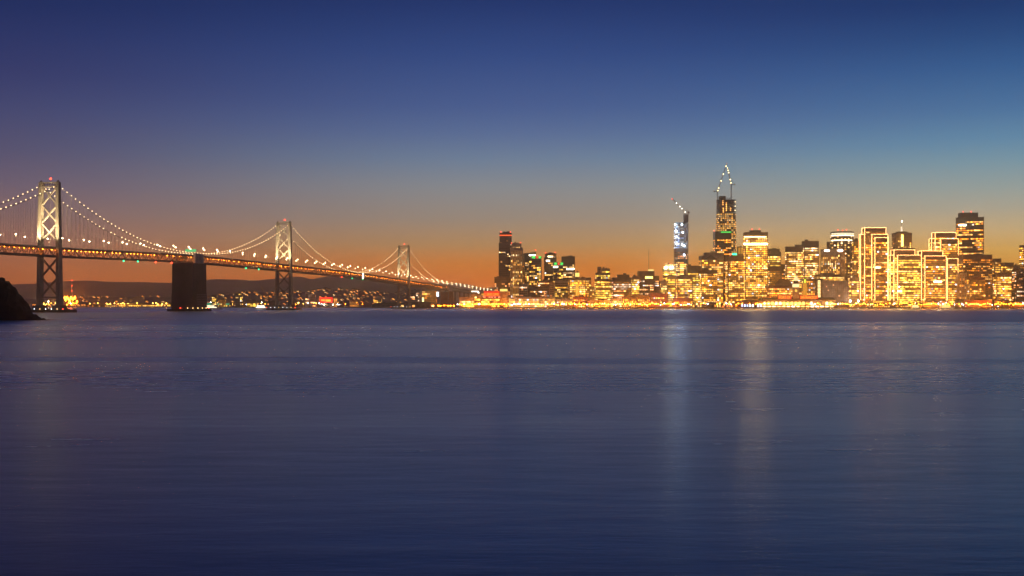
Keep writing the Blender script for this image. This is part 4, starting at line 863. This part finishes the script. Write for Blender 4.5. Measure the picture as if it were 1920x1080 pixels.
MB().bar((cx, 12, Z(437, 3182) - GZ), (cx, 12, Z(434.5, 3182) - GZ), 18, 8, 14).build('roof', ROOF, t); MB().bar((cx, 12, Z(434.5, 3182) - GZ), (cx, 12, Z(425, 3182) - GZ), 2.6, 8, 1.6).build('spire_base', emis('spire_glow', (1, .78, .55), 1.4), t)
MB().bar((cx, 12, Z(425, 3182) - GZ), (cx, 12, Z(416, 3182) - GZ), .6, 6, .3).build('spire', STEEL, t); MB().ball((cx + 1, 12, Z(415, 3182) - GZ), 1.5, 7, 5).build('tip_light', WHITE_L, t)
t = bld('office_tower', 'big black-topped tower with a plant room, tallest at the right end', 3070, [(1792, 1845, 407.5)], mat('black_granite', (.045, .03, .025), .5), 'amber', 'band', .58, rot=-22, ratio=.85, top=4, gain=1.0, beacon=((1806, 397), (1821, 397)))
pbox(t, 'plant_room', 1803, 1834, 398.5, 407.5, 3090, 3115, MATS['black_granite']); lit_floor(t, 1797, 1812, 422, 3069, (1, .85, .6), 3.5, 2); lit_floor(t, 1824, 1843, 421, 3080, (1, .9, .75), 4, 2)
bld('office_tower', 'broad brown tower in front of the big black-topped tower', 2975, [(1795, 1860.5, 478)], BROWN, 'amber', 'sparse', .42, ratio=.5, top=8)
bld('office_block', 'pale dim block with ribbed front at the foot of the broad brown tower', 2945, [(1794, 1813, 512)], PALE, 'warm', 'vert', .18, fins=True)
bld('office_block', 'dim brown gridded block beside the pale ribbed block', 2940, [(1813, 1848, 520)], BROWN, 'amber', 'grid', .35, ratio=.4)
bld('office_tower', 'stepped brown tower descending right of the broad brown tower', 3000, [(1860.5, 1877.5, 485.5), (1876, 1901, 493, 2), (1899, 1912, 498, 4)], BROWN, 'warm', 'band', .5, top=6)
bld('office_block', 'tan block with wide bright bands before the stepped brown tower', 2960, [(1861, 1897, 514)], TAN, 'warm', 'band', .7, gain=1.2)
bld('office_tower', 'amber tower cut off by the right edge of the view', 3020, [(1911, 1942, 460)], BROWN, 'warm', 'band', .6)
bld('office_block', 'dark block at the right edge below the cut-off amber tower', 2950, [(1897, 1935, 505)], DARK, 'pink', 'sparse', .35)
bld('warehouse', 'brick waterfront pier building with small orange windows at far right', 2900, [(1806, 1860, 564)], BRICK, 'amber', 'low', .55, ratio=.3)
bld('warehouse', 'dark pier shed beside the orange glow at the right edge', 2902, [(1860, 1892, 562)], DARK, 'amber', 'sparse', .2, ratio=.4)
bld('warehouse', 'low lit pier hall under the shorter outlined tower', 2900, [(1728, 1772, 567)], TAN, 'warm', 'low', .75, ratio=.3, gain=1.3)
t = bld('warehouse', 'pier building with blazing orange floodlights at the right edge', 2898, [(1893, 1945, 568)], BRICK, 'amber', 'low', .6, ratio=.3)
pbox(t, 'floodlight', 1898, 1938, 570, 571.4, 2896, 2897, emis('orange_flood', (1, .34, .02), 9))

# pier sheds with curved roofs
def shed(label, px0, px1, ytop, D, m, lm, gap=6, p=.6, depth=30, arch=True, ybase=578, g=2.4, grp=None):
    t = thing('pier_shed', label, 'warehouse', (X((px0 + px1) / 2, D), D, GZ), grp); l = t.location; x0, x1 = X(px0, D) - l.x, X(px1, D) - l.x; z = Z(ytop, D) - GZ; ze = max(2.0, z * .55)
    MB().box(x0, x1, 0, depth, -GZ - .4, ze).build('wall', m, t); b = MB(); vs = []; n = 12
    for k in range(n + 1):
        u = k / n; a = math.pi * u; x = x0 - .6 + (x1 - x0 + 1.2) * u; zz = ze + (z - ze) * (math.sin(a) ** .55 if arch else (1 - abs(2 * u - 1)) ** .25 if 0 < u < 1 else 0); vs += [(x, -.8, zz), (x, depth + .8, zz)]
    b.faces(vs, [(2 * k, 2 * k + 2, 2 * k + 3, 2 * k + 1) for k in range(n)] + [tuple(range(2 * n, -1, -2)), tuple(range(1, 2 * n + 2, 2))]); b.build('roof', ROOF, t)
    wm = MB(); px = px0 + 1.2
    while px < px1 - 1.5:
        on = rng.random() < p; c = rng.choice(PAL[lm]); a, e = X(px, D) - l.x, X(px + gap * .5, D) - l.x; gg = g * rng.uniform(.5, 1.3)
        wm.quad((a, -.15, ze * .15), (e, -.15, ze * .15), (e, -.15, ze * .7), (a, -.15, ze * .7), col=tuple(v * gg for v in c) if on else (.004, .004, .004)); px += gap
    wm.build('window', PANE, t, 'stuff'); return t
shed('dark low pier shed with a few lit doors left of the domed pier hall', 1298, 1352, 565.5, 2882, DARK, 'cream', 4.5, .6, arch=False)
shed('dark domed pier hall with bluish white lamps beneath', 1384, 1430, 561.5, 2880, DARK, 'white', 5, .75, g=4)
shed('small brick pier shed between the two dark halls', 1354, 1384, 568, 2882, BRICK, 'amber', 4, .7, arch=False)
shed('long flat pier shed at the foot of the tallest outlined tower', 1632, 1700, 569.5, 2880, DARK, 'warm', 4, .75, arch=False)
shed('grey pier shed jutting out below the farthest bridge tower', 697, 770, 566.5, 3330, DARK, 'cream', 9, .15, arch=False, depth=40)
shed('dark flat pier shed between the farthest bridge tower and the shore anchorage', 772, 820, 565.5, 3080, DARK, 'cream', 9, .12, arch=False, depth=40)
shed('long yellow-lit dockside shed left of the anchorage', 222, 292, 568, 4140, TAN, 'lime', 3.2, .85, arch=False, g=3.4)
shed('greenish lit dockside shed close to the anchorage', 292, 332, 566.5, 4080, TAN, 'lime', 3.0, .8, arch=False, g=3.4)
shed('dim dockside shed near the orange floodlit plant', 160, 222, 571, 4190, DARK, 'warm', 4, .6, arch=False, g=3)
t = shed('dockside terminal with a green-lit roof right of the anchorage', 384, 432, 568, 3960, TAN, 'lime', 3, .75, arch=False, g=3)
pbox(t, 'roof_light', 384, 430, 569.2, 571.2, 3956, 3957.5, emis('teal_strip', (.05, .75, .42), .8)); pbox(t, 'roof_trim', 386, 424, 566.2, 567.2, 3956, 3957.5, emis('rose_strip', (1, .4, .22), .8))
# left shore: sign building, cranes, apartment blocks under the bridge
bld('apartment_block', 'scattered-window apartment block just right of the farthest bridge tower', 3480, [(768, 788, 544)], GREY, 'pink', 'sparse', .35)
t = bld('warehouse', 'tan building glowing orange under the bridge deck end', 3220, [(791, 819, 543)], TAN, 'amber', 'band', .35, ratio=.4)
pbox(t, 'bright_window', 791.5, 794.5, 558, 567, 3218, 3219, emis('bright_cream', (1, .78, .32), 3)); 
bb = thing('billboard', 'small bluish white lit billboard by the shore anchorage', 'billboard', (X(820.5, 3130), 3130, GZ)); pbox(bb, 'panel', 818.6, 822.4, 547.5, 556, 3130, 3131, emis('billboard_white', (.8, .92, 1), 3)); pbox(bb, 'post', 820.1, 820.9, 556, 577, 3130.2, 3130.8, STEEL)
bb = thing('billboard', 'long white lit billboard at the end of the bridge approach', 'billboard', (X(892, 3300), 3300, GZ)); pbox(bb, 'panel', 884, 897.5, 545.4, 547.6, 3300, 3301, emis('billboard_warm', (1, .82, .68), 3)); pbox(bb, 'panel', 895.2, 898.8, 547.6, 550.4, 3300, 3301, MATS['billboard_warm']); pbox(bb, 'post', 890, 891, 547.6, 577, 3300.2, 3300.8, STEEL); pbox(bb, 'post', 896.5, 897.2, 550.4, 577, 3300.2, 3300.8, STEEL)
D = 3700; t = thing('scoreboard', 'glowing red signboard with yellow lit bars on the left shore', 'sign', (X(611, D), D, GZ))
pbox(t, 'board', 599.5, 623.5, 557.5, 567.5, D, D + 2, emis('board_red', (1, .012, .008), 1.8)); pbox(t, 'lit_bar', 602, 609, 561.2, 564.2, D - .8, D - .1, YEL_SIGN); pbox(t, 'lit_bar', 610.5, 620, 561.2, 565.6, D - .8, D - .1, YEL_SIGN)
for a in (602, 611, 620): pbox(t, 'post', a, a + .8, 567.5, 576.5, D + .5, D + 1.5, STEEL)
for k, (a, c, y, lab, wl, pl_, p_) in enumerate((
    (572, 580, 549, 'pale apartment tower behind the red signboard, taller of its pair', GREY, 'pink', .3), (582, 592, 552, 'shorter grey apartment tower just left of the red signboard', GREY, 'pink', .35),
    (625, 633, 558, 'amber-lit block touching the right side of the red signboard', TAN, 'amber', .8), (396, 408, 553, 'yellow-topped block right of the anchorage', GREY, 'lime', .4),
    (441, 455, 549, 'tall dim block with a bright yellow top on the left shore', GREY, 'lime', .3), (462.5, 484, 565, 'small box building filled with bright yellow light', TAN, 'lime', .95),
    (540, 560, 562, 'dim low block right of the middle bridge tower', DARK, 'pink', .3), (655, 672, 563, 'low orange-lit block on the left shore right of the signboard', TAN, 'amber', .5),
    (700, 716, 558, 'small lit block left of the farthest bridge tower', GREY, 'warm', .5), (410, 424, 561, 'low yellowish block beside the green-lit terminal', TAN, 'lime', .5), (500, 526, 566, 'dark hangar-like block beside the harbour crane', DARK, 'pink', .15))):
    bld('apartment_block', lab, 3990 - 40 * k if a < 520 else 3800, [(a, c, y)], wl, pl_, 'grid', p_, ratio=.5, gain=1.2, top=1.5)
c = crane('pale harbour crane with a leaning boom right of the anchorage', 3950, (500.5, 577), (500.5, 559), (490, 537), (), 2.0, lm=WHITE_L, tl=emis('dim_grey', (.5, .45, .4), .4))
D = 4350; t = thing('radio_mast', 'tall thin mast with three red lights beside the orange floodlit plant', 'mast', (X(135, D), D, GZ)); b = MB(); lattice(b, (0, 0, 0), (0, 0, Z(526, D) - GZ), 2.0, 24, .25); b.build('lattice', STEEL, t)
for y in (525.5, 535.5, 545): MB().ball((0, -1.5, Z(y, D) - GZ), 1.9, 7, 5).build('beacon', RED_L, t)

# ------------------------------------------------------------------ lamps along the shore
pole8 = MB().bar((0, 0, 0), (0, 0, 8.4), .16, 5, .1).bar((0, 0, 8.3), (0, -1.4, 8.6), .08, 4).mesh('pole', STEEL)
heads = {k: MB().ball((0, -1.5, 8.5), r, 6, 4, 0, .8).mesh('lamp_head', m) for k, (r, m) in {'amber': (.95, AMBER_L), 'white': (.95, COOL_L), 'yellow': (1.0, YEL_L), 'big': (1.9, emis('plant_lamp', (1, .24, .008), 70)), 'hot': (1.7, emis('flood_lamp', (1, .86, .6), 400))}.items()}
def lamp(px, D, kind, label, group, h=1.0, z=GZ):
    o = thing('street_lamp', label, 'street lamp', (X(px, D), D, z), group); a = put(pole8, 'pole', o); b_ = put(heads[kind], 'lamp_head', o)
    if h != 1.0: o.scale = (1, 1, h)
    return o
def shore_y(px):
    for (a, b_) in zip(shore, shore[1:]):
        pa, pb = 960 + a[0] / a[1] * F, 960 + b_[0] / b_[1] * F
        if pa <= px <= pb: return a[1] + (b_[1] - a[1]) * (px - pa) / (pb - pa)
    return 2870
px = 858.0
while px < 1925:
    k = 'amber' if rng.random() < .66 else ('yellow' if rng.random() < .6 else 'white')
    wh = next(w_ for lim, w_ in ((905, 'left of the red lettered sign'), (1040, 'below the red-crowned and green-crowned towers'), (1115, 'below the lantern-topped block'), (1200, 'below the stepped brown block'), (1300, 'below the blue-lit construction tower'),
              (1390, 'below the tallest tower'), (1470, 'below the great bright slab tower'), (1590, 'by the ferry clock tower'), (1665, 'below the tallest outlined tower'), (1780, 'below the lower outlined towers'), (3000, 'below the big black-topped tower')) if px < lim)
    lab = '%s street lamp on the waterfront %s' % ({'amber': 'orange', 'yellow': 'yellow', 'white': 'white'}[k], wh); gp = lab + 's' if False else '%s waterfront lamps %s' % (k, wh)
    lamp(px, shore_y(px) + rng.choice((4, 5, 22, 26)) + rng.uniform(-1, 1), k, lab, gp, rng.uniform(.7, 1.25)); px += rng.uniform(2.6, 5.4)
for _ in range(26):
    px = rng.uniform(164, 334); lamp(px, shore_y(px) + rng.uniform(5, 120), 'yellow', 'yellow dock lamp on the left shore before the anchorage', 'dock lamps on the left shore', rng.uniform(.8, 1.5))
for _ in range(24):
    px = rng.uniform(400, 720); lamp(px, shore_y(px) + rng.uniform(5, 260), rng.choice(['amber', 'yellow', 'amber', 'white']), 'small lamp on the shore road behind the bridge towers', 'lamps on the shore road behind the bridge', rng.uniform(.8, 1.5))
for _ in range(20):
    px = 131 + rng.gauss(0, 6.5); lamp(px, 4330 + rng.uniform(0, 80), 'big', 'blazing orange floodlight of the plant right of the near bridge tower', 'orange plant floodlights', rng.uniform(.5, 4.2))
for px, lab in ((608, 'blazing white floodlight at the waterline under the red signboard, left one'), (624.5, 'blazing white floodlight at the waterline under the red signboard, right one'), (91, 'white floodlight glaring between the legs of the near bridge tower')):
    lamp(px, shore_y(px) + 4, 'hot', lab, None, .8 if px > 100 else 2.2)
for px, dd in ((812, 3070), (822, 3072), (833, 3074), (845, 3040), (851, 2990), (826, 3040), (800, 3110), (840, 3010)): lamp(px, dd, 'big', 'orange floodlight at the foot of the shore anchorage of the bridge', 'floodlights at the shore anchorage', .5)
for px in (1594, 1609): lamp(px, 2905, 'hot', 'blazing white floodlight left of the tallest outlined tower, ' + ('left one' if px < 1600 else 'right one'), None, 1.9)
for _ in range(14):
    px = rng.uniform(50, 118); lamp(px, shore_y(px) + rng.uniform(5, 90), rng.choice(['amber', 'yellow']), 'distant lamp on the far shore behind the near bridge tower', 'far shore lamps behind the near tower', rng.uniform(.8, 1.6))

# ------------------------------------------------------------------ houses on the hillside
house = MB(); house.box(-6, 6, -5, 5, 0, 8, 0); house.faces([(-6.4, -5.6, 8), (6.4, -5.6, 8), (6.4, 5.6, 8), (-6.4, 5.6, 8), (-6.4, 0, 11.5), (6.4, 0, 11.5)], [(0, 1, 5, 4), (2, 3, 4, 5), (1, 2, 5), (3, 0, 4), (3, 2, 1, 0)], 1)
def house_mesh(lc, s):
    b = MB(); b.v = list(house.v); b.f = list(house.f); b.c = list(house.c); b.mi = list(house.mi)
    for (x0, x1, z0, z1) in ((-4.4, -2.4, 4.8, 6.6), (-.6, 1.2, 4.8, 6.6), (2.4, 4.2, 1.4, 3.4)):
        b.quad((x0, -5.15, z0), (x1, -5.15, z0), (x1, -5.15, z1), (x0, -5.15, z1), None, 2)
    return b.mesh('house', [GREY, ROOF, emis('house_light_' + str(len(MATS)), lc, s)])
hm = [house_mesh((1, .30, .035), 6), house_mesh((1, .38, .07), 8), house_mesh((1, .24, .02), 5), house_mesh((1, .56, .2), 5), house_mesh((1, .3, .05), .8)]
h2 = [(-300, 562), (100, 560), (240, 556), (330, 557), (400, 555), (470, 548), (520, 549), (575, 548), (620, 543), (690, 546), (730, 549), (790, 553), (860, 560)]
def hill_z(px, y, D=5200, dep=650):
    u = (y - D) / dep
    if abs(u) > 1: return GZ
    return GZ - 3 + max(0, (Z(lerp_list(h2, px), D) - GZ + 3) * (math.cos(u * math.pi) * .5 + .5) ** .8)
for i in range(230):
    px = rng.uniform(150, 850) if i % 3 == 0 else rng.triangular(400, 850, 640); y = rng.uniform(4620, 5180); x = X(px, 5200)
    o = put(rng.choice(hm), 'house'); o.location = (x * 1.0, y, max(GZ, hill_z(px, y) - 1.2)); o.rotation_euler.z = rng.uniform(-.5, .5); s_ = rng.uniform(.6, 1.1); o.scale = (s_, s_, s_)
    wh = 'left of the anchorage' if px < 350 else 'between the anchorage and the middle bridge tower' if px < 535 else 'behind the red signboard' if px < 640 else 'left of the farthest bridge tower' if px < 755 else 'right of the farthest bridge tower'
    tag(o, 'small lit hillside house ' + wh, 'house', 'hillside houses ' + wh)
for i in range(60):
    px = rng.uniform(40, 420); o = put(rng.choice(hm), 'house'); y = rng.uniform(4300, 4700); o.location = (X(px, y), y, GZ); o.rotation_euler.z = rng.uniform(-.5, .5)
    wh = 'by the near bridge tower' if px < 160 else 'left of the anchorage' if px < 345 else 'right of the anchorage'
    tag(o, 'small lit house on the flat far shore ' + wh, 'house', 'far shore houses ' + wh)

# ------------------------------------------------------------------ waterfront trees
LEAF = mat('leaf_green', (.045, .06, .025), .8, .4, .5); BARK = mat('bark', (.06, .045, .035), .9)
def tree_mesh(seed, h, rad):
    r = random.Random(seed); tr = MB().bar((0, 0, 0), (.2, 0, h * .45), h * .035, 7, h * .022)
    for k in range(5):
        a = r.uniform(0, 6.28); tr.bar((.2, 0, h * (.32 + .03 * k)), (math.cos(a) * rad * .6, math.sin(a) * rad * .6, h * r.uniform(.6, .85)), h * .016, 5, h * .006)
    cr = MB(); cl = [(r.gauss(0, rad * .42), r.gauss(0, rad * .42), h * r.uniform(.45, .9)) for _ in range(16)]
    for _ in range(520):
        c = r.choice(cl); p = Vector((c[0] + r.gauss(0, rad * .2), c[1] + r.gauss(0, rad * .2), c[2] + r.gauss(0, h * .06))); u = Vector((r.gauss(0, 1), r.gauss(0, 1), r.gauss(0, 1))).normalized(); v = u.cross(Vector((r.gauss(0, 1), r.gauss(0, 1), r.gauss(0, 1)))).normalized(); s = r.uniform(.25, .6)
        cr.quad(p - u * s - v * s * .6, p + u * s - v * s * .6, p + u * s + v * s * .6, p - u * s + v * s * .6)
    return tr.mesh('trunk', BARK), cr.mesh('crown', LEAF)
tms = [tree_mesh(k, 11 + k, 4.4 + .5 * k) for k in range(4)]
def tree(px, D, label, grp, s=1.0, k=0):
    o = thing('tree', label, 'tree', (X(px, D), D, GZ), grp); o.scale = (s, s, s); o.rotation_euler.z = rng.uniform(0, 6); put(tms[k][0], 'trunk', o); put(tms[k][1], 'crown', o)
for i in range(18): tree(1586 + i * 5.0 + rng.uniform(-2, 2), 2908 + rng.uniform(-6, 14), 'dark waterfront tree at the feet of the tallest outlined tower', 'dark trees below the outlined towers', rng.uniform(.8, 1.15), i % 4)
for i in range(9): tree(1690 + i * 5.0 + rng.uniform(-2, 2), 2912 + rng.uniform(-6, 10), 'dark waterfront tree beneath the yellow outlined tower', 'dark trees below the yellow outlined tower', rng.uniform(.8, 1.1), (i + 1) % 4)
tree(1795, 2888, 'big round dark tree on the pier left of the brick pier building', None, 1.65, 3)
tree(1304, 2890, 'rounded dark tree at the left end of the dark low pier shed', None, 1.35, 2)
for i in range(8): tree(1250 + i * 19 + rng.uniform(-5, 5), 2895, 'small street tree on the embankment below the amber banded blocks', 'small trees on the central embankment', rng.uniform(.55, .8), i % 4)

# ------------------------------------------------------------------ boats
def ferry(label, px, D, Lg, lm, hullc=WHITE, decks=2, g=3.0):
    t = thing('ferry', label, 'boat', (X(px, D), D, 0)); h = Lg / 2; b = MB()
    sec = [(-h, .7, 2.6), (-h * .8, 1, 2.4), (h * .55, 1, 2.5), (h * .85, .6, 2.9), (h, .05, 3.4)]; vs = []
    for x, wv, z in sec: vs += [(x, -4.2 * wv, z), (x * .96, -3.4 * wv, -.4), (x * .96, 3.4 * wv, -.4), (x, 4.2 * wv, z)]
    b.faces(vs, [(4 * i + k, 4 * i + 4 + k, 4 * i + 4 + (k + 1) % 4, 4 * i + (k + 1) % 4) for i in range(4) for k in range(4)] + [(0, 1, 2, 3), (19, 18, 17, 16)]); b.build('hull', hullc, t)
    for d in range(decks):
        x0, x1 = -h * (.85 - .12 * d), h * (.55 - .2 * d); z0 = 2.6 + 2.9 * d; MB().box(x0, x1, -3.4 + .3 * d, 3.4 - .3 * d, z0, z0 + 2.7).build('cabin', WHITE, t); MB().box(x0 - .5, x1 + .5, -3.7 + .3 * d, 3.7 - .3 * d, z0 + 2.7, z0 + 2.9).build('deck_roof', WHITE, t)
        wm = MB(); x = x0 + .6
        while x < x1 - 1.6: wm.quad((x, -3.46 + .3 * d, z0 + .8), (x + 1.5, -3.46 + .3 * d, z0 + .8), (x + 1.5, -3.46 + .3 * d, z0 + 2.2), (x, -3.46 + .3 * d, z0 + 2.2), col=tuple(v * g for v in lm)); x += 1.9
        wm.build('window', PANE, t, 'stuff')
    z0 = 2.6 + 2.9 * decks; MB().box(0, h * .22, -1.8, 1.8, z0, z0 + 2.4).build('wheelhouse', WHITE, t); MB().bar((-1, 0, z0), (-1, 0, z0 + 6), .14, 5).build('mast', STEEL, t); MB().ball((-1, -.3, z0 + 6.2), .7).build('mast_light', WHITE_L, t)
ferry('long white lit ferry passing just right of the anchorage', 396, 2400, 44, (1, .8, .5), g=4)
ferry('white motor yacht gliding left of the middle bridge tower', 492, 2350, 30, (1, .9, .7), g=5)
ferry('yellow-lit ferry moored under the yellow outlined tower', 1717, 2862, 26, (1, .75, .3), g=4)
ferry('double-decked lit ferry moored left of the big round tree', 1775, 2860, 34, (1, .6, .15), g=4.5)
ferry('small boat with red hull by the orange floodlit plant', 134, 1700, 12, (1, .2, .1), mat('red_hull', (.5, .03, .02)), 1, 2)

# ------------------------------------------------------------------ haze over the bay
HAZE = 8.0e-5
if HAZE:
    m = bpy.data.materials.new('haze_air'); m.use_nodes = True; t = m.node_tree; t.nodes.clear(); v = t.nodes.new('ShaderNodeVolumePrincipled'); om = t.nodes.new('ShaderNodeOutputMaterial')
    v.inputs['Color'].default_value = (.98, .87, .70, 1); v.inputs['Density'].default_value = HAZE; v.inputs['Anisotropy'].default_value = 0.955
    t.links.new(v.outputs[0], om.inputs['Volume'])
    o = MB().box(-9500, 9500, -900, 13400, -1.6, 430).build('haze', m); o['kind'] = 'stuff'
